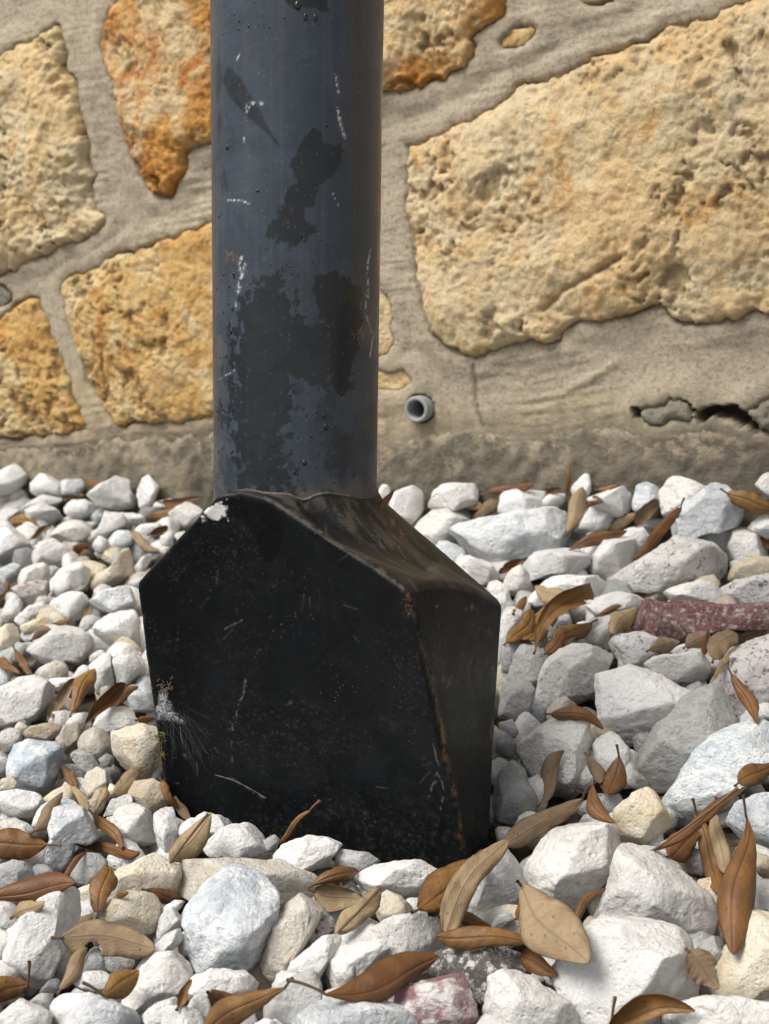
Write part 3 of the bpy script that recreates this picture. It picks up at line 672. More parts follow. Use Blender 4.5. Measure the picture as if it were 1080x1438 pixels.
HERO = [  # (kind of rock, outline on the sight lines, special label or None, lift)
 # along the wall and down its left-hand half
 ('w',[(0,662),(20,652),(36,664),(38,678),(30,692),(0,695),(-25,680)]), ('w',[(42,680),(55,665),(75,670),(90,682),(88,700),(45,700)]), ('m',[(85,674),(115,672),(119,685),(112,696),(90,694)]),
 ('w',[(123,700),(145,680),(168,668),(178,676),(182,692),(191,702),(190,716),(160,714),(130,706)],'broad white stone with a peaked top against the footing beside an upright one'),
 ('w',[(192,695),(200,670),(210,667),(222,680),(224,692),(210,712),(203,720),(195,712)],'egg-shaped white stone standing on end against the concrete footing'),
 ('w',[(90,712),(96,702),(120,702),(138,714),(132,726),(110,730),(92,724)]), ('w',[(15,690),(28,686),(40,694),(36,706),(18,706)]), ('w',[(10,728),(40,708),(70,694),(88,692),(88,704),(75,716),(40,730)]),
 ('w',[(35,716),(60,706),(80,716),(90,728),(70,737),(45,734)]), ('w',[(70,752),(90,732),(115,730),(128,745),(120,760),(95,764)]), ('w',[(122,757),(140,740),(150,718),(175,722),(180,735),(160,747),(135,764)]),
 ('w',[(148,730),(165,720),(190,722),(205,730),(195,742),(170,744)]), ('m',[(150,760),(165,745),(185,745),(190,758),(178,772),(158,772)]), ('w',[(130,768),(142,752),(155,755),(155,772),(145,778)]),
 ('w',[(0,745),(20,738),(38,752),(45,770),(38,785),(15,794),(0,792),(-15,770)]), ('w',[(45,780),(55,760),(75,756),(95,768),(96,782),(70,792),(48,797)]), ('w',[(25,817),(35,795),(60,790),(70,800),(68,822),(40,832)]),
 ('w',[(70,815),(85,795),(110,790),(128,800),(125,817),(110,832),(90,834),(72,832)]), ('c',[(122,820),(135,808),(160,795),(168,775),(180,770),(187,785),(189,805),(180,820),(150,830),(128,830)],'long pale stone with a shaded flat underside beside the base corner'),
 ('p',[(16,825),(35,817),(62,815),(68,830),(62,845),(40,850),(25,840)]), ('w',[(70,845),(85,832),(115,830),(126,845),(120,865),(100,874),(85,867),(75,864)]), ('m',[(126,845),(145,833),(185,822),(192,850),(165,864),(140,864),(128,857)]),
 ('w',[(0,865),(10,845),(22,835),(32,848),(28,865),(12,878),(2,878)]), ('w',[(20,870),(40,852),(62,845),(66,860),(50,872),(28,878)]), ('w',[(131,890),(145,872),(165,858),(192,856),(198,885),(200,905),(160,912),(140,907)]),
 ('w',[(38,920),(50,905),(80,888),(105,878),(125,895),(132,915),(125,932),(90,930),(60,934),(40,934)],'long flat-topped white stone above the pair of upright brown leaves'),
 ('w',[(150,915),(165,902),(185,908),(200,925),(206,950),(170,967),(155,947)]), ('c',[(0,885),(12,876),(25,885),(28,900),(12,914),(0,917),(-10,900)]), ('c',[(28,880),(45,872),(70,865),(75,875),(60,887),(35,892)]), ('g',[(12,918),(25,902),(38,905),(35,920),(20,930)]),
 ('w',[(125,935),(140,918),(155,920),(162,960),(150,974),(135,974),(130,950)]), ('m',[(0,800),(20,790),(30,800),(20,817),(0,820)]), ('w',[(186,800),(200,782),(215,778),(205,797),(190,808)]), ('w',[(190,748),(205,735),(228,735),(225,750),(205,757)]),
 ('w',[(210,712),(235,700),(250,705),(245,722),(218,724)]), ('w',[(237,715),(260,705),(284,710),(274,735),(245,745)]), ('w',[(225,755),(245,745),(240,767),(228,772)]),
 # beside the cobweb edge of the base
 ('w',[(0,968),(20,955),(45,948),(58,965),(77,972),(70,990),(60,1005),(30,1017),(0,1022),(-30,1000)],'large flat white slab-like stone below the two upright brown leaves'), ('c',[(18,962),(30,950),(50,950),(60,962),(40,970)]), ('t',[(54,948),(70,928),(85,930),(96,945),(92,957),(62,962)]), ('w',[(58,970),(75,952),(105,950),(112,958),(85,970)]),
 ('w',[(158,920),(190,918),(200,935),(196,957),(180,967),(165,957)]), ('m',[(176,984),(192,968),(208,955),(214,975),(218,998),(200,1002),(185,996)]), ('w',[(128,1026),(145,1003),(170,992),(192,1000),(195,1017),(175,1024),(150,1028)]), ('w',[(92,1017),(105,1003),(122,1000),(128,1015),(115,1030),(100,1030)]),
 ('t',[(78,1037),(90,1020),(110,1015),(112,1030),(108,1047),(98,1057),(85,1052)]), ('t',[(30,1034),(45,1020),(70,1015),(86,1020),(80,1034),(60,1042),(35,1042)]), ('t',[(109,1042),(118,1028),(140,1021),(155,1030),(155,1048),(145,1062),(130,1068),(115,1060)]),
 ('c',[(156,1045),(158,1024),(185,1018),(220,1015),(226,1040),(232,1070),(232,1094),(205,1099),(180,1087),(165,1077)],'big yellowish block touching the cobweb edge of the black base'), ('b',[(8,1060),(15,1045),(40,1038),(75,1042),(90,1058),(88,1080),(80,1105),(60,1118),(35,1112),(15,1092)],'round white stone veined with blue-grey above a smooth white oval stone'),
 ('w',[(0,1112),(25,1108),(50,1115),(62,1128),(50,1147),(25,1148),(0,1140),(-15,1125)],'smooth white oval stone below the round blue-veined one'), ('w',[(0,1030),(20,1022),(32,1028),(28,1047),(10,1052),(0,1057)]), ('g',[(99,1062),(110,1052),(130,1062),(142,1080),(125,1087),(108,1077)]), ('c',[(115,1107),(122,1085),(135,1077),(150,1085),(158,1100),(140,1120),(122,1122)]),
 ('t',[(125,1132),(135,1112),(150,1105),(150,1130),(138,1144),(128,1142)]), ('c',[(148,1117),(155,1100),(168,1108),(165,1120),(150,1127)]), ('w',[(145,1142),(160,1120),(180,1115),(186,1125),(165,1142),(150,1147)]), ('t',[(174,1105),(185,1095),(210,1095),(230,1105),(240,1125),(230,1142),(210,1144),(185,1127)],'flat tan stone lying against the lower cobweb corner of the base'),
 ('w',[(153,1155),(165,1135),(185,1128),(210,1140),(218,1155),(215,1187),(195,1188),(170,1174)]), ('w',[(216,1150),(230,1137),(245,1133),(250,1165),(250,1192),(235,1207),(225,1192),(216,1170)],'narrow upright white stone beside a tan leaf showing its underside'), ('w',[(249,1167),(255,1150),(275,1148),(290,1158),(285,1172),(260,1180)]), ('w',[(265,1150),(290,1140),(320,1150),(328,1162),(310,1177),(290,1174)]),
 ('w',[(45,1157),(60,1130),(80,1118),(98,1125),(90,1147),(70,1167),(50,1162)]), ('m',[(50,1230),(62,1210),(75,1180),(72,1160),(80,1130),(95,1122),(118,1135),(135,1155),(140,1172),(125,1187),(108,1182),(100,1207),(85,1230),(70,1236)],'bone-shaped white stone narrowing to a foot between brown leaves'), ('w',[(0,1150),(20,1148),(45,1160),(54,1174),(40,1178),(0,1180)]), ('c',[(0,1095),(15,1090),(25,1100),(18,1110),(0,1110)]), ('d',[(138,1067),(150,1058),(160,1065),(158,1077),(145,1078)]),
 # foreground left
 ('g',[(0,1215),(20,1207),(38,1208),(48,1225),(45,1242),(20,1252),(0,1254),(-15,1235)]), ('g',[(98,1237),(105,1210),(120,1197),(140,1200),(151,1210),(148,1225),(125,1242),(105,1247)]), ('c',[(105,1262),(110,1245),(150,1232),(165,1220),(185,1210),(215,1198),(230,1205),(250,1215),(255,1257),(215,1262),(165,1270),(125,1285),(110,1290)],'flat yellowish slab of stone lying low behind the cream and grey wedge'),
 ('w',[(5,1345),(12,1320),(45,1290),(65,1262),(82,1248),(100,1247),(110,1260),(114,1285),(105,1310),(90,1340),(75,1370),(50,1397),(30,1392),(10,1372)],'long white stone with rounded ends lying aslant among brown leaves'), ('c',[(131,1299),(150,1275),(180,1255),(205,1249),(220,1258),(226,1280),(218,1312),(200,1315),(160,1305),(140,1304)],'cream wedge with a grey face behind the big bitten leaf'),
 ('w',[(0,1275),(12,1272),(30,1285),(36,1300),(25,1314),(10,1307),(0,1304)]), ('w',[(0,1307),(12,1308),(18,1320),(5,1342),(0,1347),(-10,1325)]), ('w',[(103,1377),(110,1365),(140,1364),(158,1368),(158,1387),(135,1395),(112,1390)]), ('w',[(172,1414),(190,1385),(205,1355),(225,1337),(250,1335),(270,1350),(268,1380),(245,1402),(215,1417),(195,1427),(180,1427)],'smooth grey-white oval stone leaning between the bitten leaf and the blue-grey boulder'),
 ('w',[(187,1367),(210,1335),(225,1315),(245,1305),(256,1315),(235,1337),(215,1352),(195,1372)]), ('w',[(220,1312),(228,1285),(245,1273),(258,1285),(258,1307),(240,1314),(225,1320)]), ('w',[(225,1277),(245,1264),(260,1265),(250,1277),(232,1287)]), ('w',[(250,1327),(258,1308),(270,1312),(278,1337),(265,1344),(252,1337)]),
 ('w',[(70,1430),(78,1405),(95,1395),(125,1394),(140,1405),(120,1425),(95,1447),(75,1447)]), ('m',[(85,1438),(100,1415),(125,1398),(150,1400),(175,1415),(195,1432),(205,1450),(150,1470),(90,1460)]), ('w',[(0,1410),(25,1403),(50,1415),(68,1432),(75,1450),(40,1465),(0,1460),(-20,1435)]), ('g',[(40,1407),(55,1395),(75,1395),(77,1410),(68,1427),(55,1422)]), ('d',[(55,1394),(70,1378),(85,1373),(86,1390),(75,1397)]),
 ('w',[(200,1427),(220,1408),(245,1400),(252,1412),(245,1432),(225,1447),(205,1447)]), ('w',[(222,1442),(240,1415),(265,1410),(285,1420),(292,1442),(260,1462),(230,1457)]), ('g',[(112,1362),(120,1335),(135,1330),(145,1350),(150,1367),(125,1367)]),
 # in front of the broad face
 ('b',[(256,1285),(262,1255),(280,1228),(305,1214),(335,1213),(360,1222),(380,1245),(393,1275),(385,1310),(365,1345),(350,1365),(320,1374),(285,1368),(270,1350),(260,1315)],'big rounded blue-grey marble boulder sitting on the white stones',.012), ('c',[(247,1217),(258,1207),(300,1206),(350,1207),(385,1208),(400,1220),(430,1232),(455,1250),(420,1266),(395,1280),(330,1285),(258,1266),(250,1242)],'wide cream slab behind the blue-grey marble boulder'),
 ('w',[(285,1190),(295,1178),(320,1160),(345,1155),(365,1158),(373,1175),(376,1197),(340,1208),(292,1207)],'white angular stone behind the wide cream slab, close to the black base'), ('w',[(384,1202),(400,1185),(430,1173),(455,1175),(480,1190),(470,1207),(450,1217),(430,1226),(395,1217)],'sharp-edged flat white stone below the rolled leaf leaning on the base',.006), ('g',[(470,1207),(485,1192),(515,1197),(533,1208),(525,1224),(500,1227),(478,1220)]),
 ('c',[(365,1372),(372,1340),(385,1300),(400,1272),(425,1255),(445,1255),(455,1270),(445,1290),(430,1315),(412,1345),(400,1362),(390,1387),(368,1397)],'long pale blade-like stone leaning against the blue-grey boulder'), ('w',[(402,1362),(430,1335),(450,1315),(470,1312),(482,1318),(470,1342),(455,1357),(448,1377),(420,1372)]), ('p',[(420,1335),(435,1300),(450,1284),(468,1286),(472,1305),(455,1317),(435,1332)],'small pinkish grainy stone tucked behind the long pale blade'),
 ('w',[(455,1357),(470,1330),(490,1310),(508,1293),(530,1290),(545,1300),(555,1320),(530,1347),(500,1377),(475,1392),(460,1387)]), ('g',[(370,1432),(385,1395),(400,1370),(425,1362),(445,1372),(452,1392),(450,1412),(420,1432),(390,1447)]), ('w',[(268,1402),(275,1370),(300,1360),(345,1362),(362,1370),(362,1395),(340,1414),(300,1422),(262,1414)]), ('m',[(405,1440),(430,1420),(460,1405),(500,1397),(535,1400),(565,1415),(590,1440),(560,1470),(440,1470)],'wide greenish-white stone below the long wavy brown leaf'),
 ('w',[(260,1422),(270,1398),(290,1395),(298,1420),(295,1442),(270,1442)]), ('w',[(355,1440),(370,1430),(388,1435),(385,1450),(360,1450)]), ('g',[(370,1180),(385,1172),(393,1180),(385,1197),(375,1194)]), ('c',[(392,1217),(430,1225),(442,1230),(425,1240),(400,1232)]),
 ('w',[(499,1242),(508,1225),(530,1212),(565,1208),(600,1207),(625,1217),(615,1235),(595,1254),(570,1260),(535,1254),(505,1252)],'white pitted stone lying against the foot of the broad black face'), ('c',[(527,1287),(530,1260),(545,1250),(565,1260),(582,1275),(585,1287),(560,1300),(535,1297)]), ('w',[(487,1347),(495,1325),(520,1310),(545,1297),(575,1288),(600,1283),(615,1295),(622,1315),(612,1340),(595,1368),(570,1367),(540,1360),(510,1364),(490,1357)],'angular pale lilac-white stone cradled by the long wavy brown leaf'),
 ('g',[(655,1287),(675,1240),(700,1205),(712,1192),(730,1200),(739,1225),(730,1255),(712,1282),(685,1299),(662,1297)],'rounded mid-grey stone behind the pale tan leaf at the base corner'), ('k',[(605,1372),(615,1340),(635,1325),(690,1330),(735,1342),(748,1360),(720,1387),(685,1422),(660,1422),(620,1392)],'black and white mottled stone among the pale gravel'), ('q',[(554,1400),(565,1390),(600,1378),(640,1367),(650,1380),(660,1410),(670,1440),(640,1457),(590,1452),(570,1420)],'white stone with dark red streaks beside the black and white one'),
 ('w',[(677,1440),(685,1405),(688,1370),(710,1362),(735,1365),(765,1385),(790,1405),(810,1430),(815,1455),(740,1470),(690,1465)],'tall white stone in front of the black and white mottled one'), ('g',[(688,1302),(700,1285),(718,1282),(722,1297),(705,1304)]), ('g',[(480,1372),(497,1355),(500,1372),(490,1382)]),
 # foreground right
 ('w',[(748,1215),(752,1195),(770,1170),(800,1157),(840,1155),(862,1168),(872,1185),(868,1210),(850,1237),(830,1262),(805,1284),(775,1272),(745,1264),(730,1245),(745,1230)],'bright rounded white boulder behind the broad oval leaf',.006), ('w',[(828,1312),(845,1280),(855,1235),(862,1205),(875,1186),(900,1190),(928,1188),(945,1205),(970,1235),(1000,1262),(1007,1290),(1000,1322),(980,1334),(955,1325),(900,1325),(850,1322)],'big white triangular stone with a flat sloping face beside the twisted upright leaf',.004), ('w',[(770,1392),(800,1360),(815,1335),(850,1310),(895,1290),(930,1290),(950,1310),(965,1335),(965,1370),(980,1417),(950,1442),(880,1457),(830,1452),(790,1417)],'largest white stone, angular and cracked, in front of the triangular one',.006),
 ('c',[(1002,1402),(1008,1350),(1025,1320),(1050,1290),(1080,1280),(1110,1300),(1120,1360),(1100,1402),(1050,1414)],'cream-white stone with yellow staining beside the tall twisted leaf'), ('w',[(930,1442),(960,1415),(1000,1402),(1050,1400),(1090,1410),(1120,1430),(1100,1470),(980,1470)]), ('w',[(1053,1267),(1060,1245),(1080,1235),(1110,1240),(1115,1277),(1080,1294),(1060,1292)]), ('w',[(1040,1247),(1045,1220),(1060,1222),(1075,1238),(1055,1262),(1045,1267)]), ('g',[(978,1337),(1005,1315),(1015,1337),(1008,1357),(990,1352)]), ('d',[(950,1207),(965,1190),(985,1192),(1000,1212),(985,1230),(960,1224)]), ('t',[(1045,1212),(1060,1195),(1085,1205),(1085,1232),(1065,1227)]),
 # between base and wall, right-hand half
 ('m',[(633,760),(650,738),(690,725),(730,718),(765,712),(785,715),(795,735),(805,755),(795,767),(750,780),(700,790),(668,792),(645,777)],'wide bluish-white slab of stone lying tilted behind the sloping top of the base',.012), ('w',[(578,750),(600,725),(630,710),(650,708),(662,725),(645,752),(635,772),(615,777)]), ('w',[(602,712),(612,690),(635,678),(665,683),(672,692),(665,707),(640,714),(610,720)]), ('w',[(545,715),(555,690),(580,682),(595,688),(594,710),(588,732),(575,747),(560,732)]), ('w',[(528,700),(532,680),(550,685),(545,702),(535,712)]),
 ('w',[(640,792),(655,780),(690,792),(703,808),(698,822),(670,822)]), ('w',[(685,824),(700,815),(715,830),(720,852),(708,857),(695,842)]), ('w',[(705,824),(715,800),(732,793),(742,805),(748,825),(738,840),(715,832)]), ('w',[(734,792),(745,780),(775,772),(805,770),(825,780),(828,795),(815,809),(780,810),(750,817),(740,810)]), ('w',[(743,837),(755,815),(785,808),(830,808),(852,820),(848,840),(820,847),(790,847),(755,852)]),
 ('w',[(700,720),(705,695),(718,683),(735,695),(765,705),(775,717),(720,724)]), ('w',[(725,692),(745,688),(768,690),(765,707),(740,704)]), ('w',[(762,707),(775,693),(795,693),(790,710),(775,715)]), ('w',[(700,880),(708,853),(725,852),(735,860),(725,882),(712,897),(700,902)]), ('g',[(702,902),(720,890),(733,905),(725,932),(710,952),(703,952)]), ('g',[(760,895),(775,870),(800,865),(805,882),(790,897)]),
 ('w',[(802,687),(815,675),(828,665),(830,690),(822,704),(808,704)],'small pointed white stone standing against the footing'), ('w',[(825,699),(850,690),(875,683),(885,695),(888,712),(868,727),(845,722)]), ('w',[(808,747),(820,715),(845,710),(865,728),(850,747),(815,750)]), ('m',[(888,707),(895,685),(910,677),(930,690),(930,707),(910,722),(890,722)]), ('w',[(925,717),(935,685),(950,670),(975,670),(1000,678),(1000,697),(985,712),(960,724),(935,727)],'tall creamy white stone against the footing behind the peaked marble one'), ('m',[(940,757),(955,720),(975,700),(1000,680),(1020,680),(1035,700),(1043,735),(1015,744),(990,750),(960,767)],'big peaked pale blue marble stone near the wall behind a slender brown leaf'),
 ('w',[(1060,682),(1075,663),(1095,665),(1095,700),(1075,700)]), ('w',[(815,775),(825,755),(845,747),(865,755),(885,765),(893,785),(880,807),(855,817),(832,810)]), ('w',[(865,752),(885,740),(925,740),(922,757),(905,772),(895,787),(885,767)]), ('s',[(851,827),(865,810),(890,795),(930,775),(955,755),(985,752),(1005,765),(1015,790),(1020,814),(990,822),(960,824),(930,834),(900,837),(865,834)],'large grey-veined white stone behind the long dark red one',.004),
 ('w',[(932,842),(950,825),(980,815),(1010,818),(1015,837),(1005,850),(965,849)]), ('w',[(970,750),(990,738),(1030,740),(1032,757),(1015,777),(1000,767),(985,757)]), ('w',[(1015,792),(1025,760),(1040,740),(1060,742),(1075,765),(1080,787),(1060,797),(1035,802)]), ('c',[(1022,817),(1030,795),(1060,780),(1090,785),(1095,807),(1060,814)]), ('s',[(1008,847),(1015,828),(1040,815),(1085,805),(1110,815),(1110,847),(1050,852)],'black-speckled granite stone directly behind the long dark red one'),
 ('r',[(891,866),(897,852),(912,843),(930,842),(958,848),(985,845),(1020,850),(1060,845),(1115,850),(1118,880),(1060,888),(1030,886),(1008,895),(988,908),(962,905),(935,902),(912,892),(900,884)],'long dark red banded stone lying in the white gravel',.004), ('w',[(820,854),(835,838),(865,830),(895,835),(910,845),(895,860),(850,867),(830,864)]), ('w',[(812,882),(830,868),(865,862),(872,880),(865,902),(850,917),(835,907),(820,897)]), ('s',[(855,912),(870,895),(895,887),(915,895),(940,905),(930,922),(900,937),(875,937),(858,927)],'black and white speckled granite chunk in front of the long dark red stone'),
 ('w',[(898,737),(915,728),(935,728),(930,744),(905,744)]), ('w',[(1050,742),(1065,728),(1095,722),(1100,752),(1075,757)]),
 # beside the rusty-edged narrow side
 ('g',[(713,952),(722,920),(733,905),(755,907),(787,915),(775,937),(765,957),(750,967)]), ('w',[(753,977),(760,950),(775,925),(795,910),(820,905),(845,912),(860,930),(850,957),(830,982),(800,992),(770,1002),(758,994)],'rounded white stone above the curved leaf beside the narrow side of the base'), ('g',[(700,1007),(703,955),(720,955),(745,955),(752,965),(748,987),(740,1010),(718,1014)],'squarish grey-white stone touching the narrow side of the base'), ('w',[(727,1017),(745,1008),(775,1000),(800,1000),(825,1000),(828,1020),(832,1040),(825,1060),(828,1102),(808,1122),(780,1117),(750,1102),(735,1072),(728,1042)],'tall blocky white stone with vertical ridges beside the narrow side of the base'),
 ('d',[(692,1147),(692,1110),(700,1085),(718,1068),(732,1073),(742,1095),(755,1115),(752,1142),(735,1157),(715,1162),(695,1157)],'bluish dark grey rounded stone at the foot of the narrow side'), ('w',[(835,990),(838,960),(850,937),(880,933),(920,940),(960,955),(988,965),(980,982),(945,1007),(905,1032),(880,1050),(860,1042),(845,1017)],'broad bright white stone pointing down beside the long grey one',.005), ('g',[(700,1017),(720,1010),(728,1025),(725,1037),(705,1032)]), ('d',[(697,1037),(712,1030),(725,1045),(722,1062),(705,1064),(696,1057)]), ('w',[(832,1062),(840,1035),(860,1028),(885,1045),(880,1077),(865,1092),(845,1087)]),
 ('w',[(905,942),(925,922),(960,917),(985,915),(998,930),(995,952),(985,962),(950,954),(920,952)],'flattish white stone between the granite chunk and the broad bright stone'), ('g',[(880,1092),(890,1065),(910,1035),(935,1010),(960,980),(985,965),(1010,960),(1025,980),(1035,1015),(1010,1042),(985,1062),(965,1087),(940,1107),(910,1112),(890,1102)],'long mid-grey stone slanting between two bright white ones',.003), ('m',[(928,1132),(940,1115),(960,1095),(980,1060),(1010,1040),(1045,1020),(1085,1012),(1110,1030),(1100,1067),(1060,1097),(1030,1117),(1000,1137),(965,1157),(945,1162)],'long white and blue-grey stone slanting above the sheaf of upright leaves',.003), ('p',[(995,967),(1005,945),(1025,920),(1055,900),(1085,890),(1110,900),(1110,962),(1080,992),(1060,1014),(1035,1017),(1020,987)],'pink and white granite boulder under a slender orange-brown leaf'),
 ('c',[(860,1167),(865,1140),(885,1120),(897,1105),(925,1118),(935,1145),(945,1167),(910,1187),(880,1190)],'squat beige stone with a rusty yellow lower edge'), ('m',[(1020,1152),(1035,1130),(1060,1118),(1100,1115),(1115,1152),(1100,1197),(1060,1192),(1035,1182)]),
]
for i, h in enumerate(HERO):
    kind, pl = h[0], np.array(h[1], float); lab = h[2] if len(h) > 2 else None; lift = h[3] if len(h) > 3 else 0.0
    lo, hi = pl.min(0), pl.max(0); c = .5*pl.mean(0)+.25*(lo+hi)
    p, d = to_gravel(c[0], c[1], lift); x, y, z = frame_at(p)
    L = []
    for u, v in pl:
        r = ray(u, v); q = CAM + r*(((p-CAM)@z)/(r@z)) - p; L.append((q@x, q@y))
    L = np.array(L)*1.03; wd, hg = np.ptp(L, 0); big = max(hi-lo)
    depth = .5*(.55*min(wd, hg)+.35*max(wd, hg))
    D = wall_dist(p[0], p[1])
    if D < depth+.012: p = p + (p-CAM)/np.linalg.norm(p-CAM)*(-(depth+.012-D)/.85)
    P, F = rock(5 if big > 95 else 4 if big > 40 else 3, L, depth, 100+i, facets=17 if big > 60 else 12)
    V = p + P[:, :1]*x + P[:, 1:2]*y + P[:, 2:]*z
    STONES.append(dict(V=V, F=F, kind=kind, label=lab, hero=True, c=p, size=max(wd, hg)))

# smaller stones filling the bed under and between them
LIB = []
for k in range(36):
    rg = np.random.default_rng(900+k); n = rg.integers(6, 10); a = np.sort(rg.uniform(0, 2*math.pi, n) + 0)
    a = np.linspace(0, 2*math.pi, n, endpoint=False) + rg.uniform(-.3, .3, n); r = rg.uniform(.78, 1.12, n)
    pl = np.stack([np.cos(a)*r, np.sin(a)*r*rg.uniform(.6, .9)], -1)
    LIB.append({lv: rock(lv, pl, rg.uniform(.45, .72), 900+k, facets=12) for lv in (2, 3)})
def rand_rot(rg):
    q = rg.normal(size=4); q[3] *= .6; q /= np.linalg.norm(q); a, b, c, d = q
    return np.array([[1-2*(c*c+d*d), 2*(b*c-a*d), 2*(b*d+a*c)], [2*(b*c+a*d), 1-2*(b*b+d*d), 2*(c*d-a*b)], [2*(b*d-a*c), 2*(c*d+a*b), 1-2*(b*b+c*c)]])
base_u, base_v = proj(BASE_V['co']); bx = BASE_V['co']
bxy = bx[(bx[:, 2] < .03)][:, :2]; bcen = bxy.mean(0)
def near_base(x, y, r):
    q = np.array([x, y])-post_bot[:2]; a, b = q@E1[:2], q@E2[:2]
    return -.11-r*.3 < a < .118+r*.3 and -.03-r*.3 < b < .05+r*.3
rg = np.random.default_rng(5); cells = {}
def fill(n, smin, smax, sink, spacing, area, inside_view):
    cnt = 0
    for _ in range(n):
        x, y = rg.uniform(area[0], area[1]), rg.uniform(area[2], area[3]); D = wall_dist(x, y)
        if D < .02: continue
        sz = rg.uniform(smin, smax)*(1.15 if D < .3 else 1)
        z = S(x, y) - sink(rg); p = np.array([x, y, z]); u, v = proj(p)
        vis = -120 < u < 1200 and v < 1560 and y > .4
        if vis != inside_view: continue
        if near_base(x, y, sz): continue
        key = (int(x/.03), int(y/.03), spacing); ok = True
        for a in (-2, -1, 0, 1, 2):
            for b in (-2, -1, 0, 1, 2):
                for qx, qy in cells.get((key[0]+a, key[1]+b, spacing), ()):
                    if (qx-x)**2+(qy-y)**2 < spacing**2: ok = False
        if not ok: continue
        cells.setdefault(key, []).append((x, y))
        P, F = LIB[rg.integers(len(LIB))][3 if vis else 2]; V = p + (P*sz)@rand_rot(rg).T
        dmin = wall_dist(V[:, 0], V[:, 1]).min()
        if dmin < .008: V = V - E2*(.008-dmin)
        kd = rg.choice(list('wwwwwmgtcsgd'))
        STONES.append(dict(V=V, F=F, kind=str(kd), label=None, hero=False, c=p, size=2*sz)); cnt += 1
    return cnt
fill(9000, .013, .021, lambda r: r.uniform(.012, .020), .027, (-.6, .6, .45, 1.75), True)
fill(6000, .007, .013, lambda r: r.uniform(.012, .022), .024, (-.6, .6, .45, 1.75), True)
fill(9000, .016, .028, lambda r: r.uniform(.002, .012), .038, (-1.5, 1.3, -.15, 2.1), False)

def bvh_of(items):
    V, F, own, off = [], [], [], 0
    for k, s in enumerate(items): V.append(s['V']); F.append(s['F']+off); own.append(np.full(len(s['F']), k)); off += len(s['V'])
    V = np.concatenate(V); F = np.concatenate(F)
    return BVHTree.FromPolygons(V.tolist(), F.tolist()), np.concatenate(own)
bvh, owner = bvh_of([s for s in STONES])
base_me = BASE_V['me']; base_bvh = BVHTree.FromPolygons([tuple(v) for v in BASE_V['co']], [tuple(p.vertices) for p in base_me.polygons])
CV = Vector(CAM)
def first_hit(u, v):
    r = Vector(ray(u, v)); L = r.length; r.normalize()
    h = bvh.ray_cast(CV, r); hb = base_bvh.ray_cast(CV, r)
    d = min(h[3] if h[0] is not None else 9, hb[3] if hb[0] is not None else 9)
    return (d/L if d < 9 else None), (owner[h[2]] if h[0] is not None and (hb[0] is None or h[3] < hb[3]) else -1)
hits = np.zeros(len(STONES), int)
for u in range(0, 1080, 7):
    for v in range(640, 1438, 7):
        d, k = first_hit(u, v)
        if k >= 0: hits[k] += 1
rank = sorted(range(len(STONES)), key=lambda k: (-STONES[k]['hero'], -hits[k]))
keep = set(k for k in rank[:300] if hits[k] > 0)
COLW = {'w': 'white', 'c': 'cream', 't': 'tan', 'g': 'grey', 'd': 'dark grey', 'b': 'blue-white', 'm': 'pale marbled', 's': 'speckled', 'p': 'pinkish', 'r': 'dark red', 'q': 'red and white', 'k': 'black and white'}
def zone(s):
    x, y = s['c'][:2]; D = wall_dist(x, y); q = np.array([x, y])-post_bot[:2]; a, b = q@E1[:2], q@E2[:2]
    if D < .13: return 'lying at the foot of the wall, against the concrete footing'
    if b > .06: return 'in the gravel between the black base and the wall' if a > -.12 else 'in the gravel beyond the cobweb edge of the base'
    if a < -.11: return 'in the gravel beside the cobweb edge of the base'
    if a > .12: return 'in the gravel beside the narrow rusty-edged side of the base'
    return 'in the gravel before the broad face of the base'
CUT = (' with', ' lying', ' beside', ' behind', ' against', ' above', ' below', ' in ', ' at ', ' touching', ' sitting', ' standing', ' among', ' between', ' leaning', ' slanting', ' pointing', ' tucked', ' cradled', ' close', ' narrowing', ' directly', ' near', ' veined', ' propped', ' showing', ' resting', ' hugging', ' crossing', ' wedged', ' that', ' under', ' on ', ' and cracked', ',')
def short(l):
    k = min([l.find(c) for c in CUT if l.find(c) > 8] + [len(l)]); return l[:k]
MARKS = [(short(s['label']), s['c']) for s in STONES if s['label']]
RENAME = {'white stone': 'red-streaked stone', 'cream-white stone': 'stained cream-white stone', 'round white stone': 'blue-veined round stone', 'tall white stone': None, 'rounded white stone': None, 'flattish white stone': None, 'long pale stone': None, 'broad white stone': 'broad peaked white stone', 'long white stone': 'long round-ended white stone', 'white angular stone': None, 'white pitted stone': None, 'flat tan stone': None, 'wide bluish-white slab of stone': 'wide bluish-white slab', 'flat yellowish slab of stone': 'flat yellowish slab'}
MARKS = [(RENAME.get(n, n), c) for n, c in MARKS if RENAME.get(n, n)]
MARKS += [('cobweb', un(235, 1000, .96)), ('rusty corner of the base', un(651, 1195, .89)), ('drain pipe in the wall', wall_pt(np.array(wall_sz(592, 573)[0]), np.array(.1), np.array(0.))), ('crack in the wall', wall_pt(np.array(wall_sz(1010, 580)[0]), np.array(.1), np.array(0.))), ('rear of the black base', post_bot+.07*E2)]
NM = [m[0] for m in MARKS]; MARKS = [m for m in MARKS if NM.count(m[0]) == 1]
USED = {}
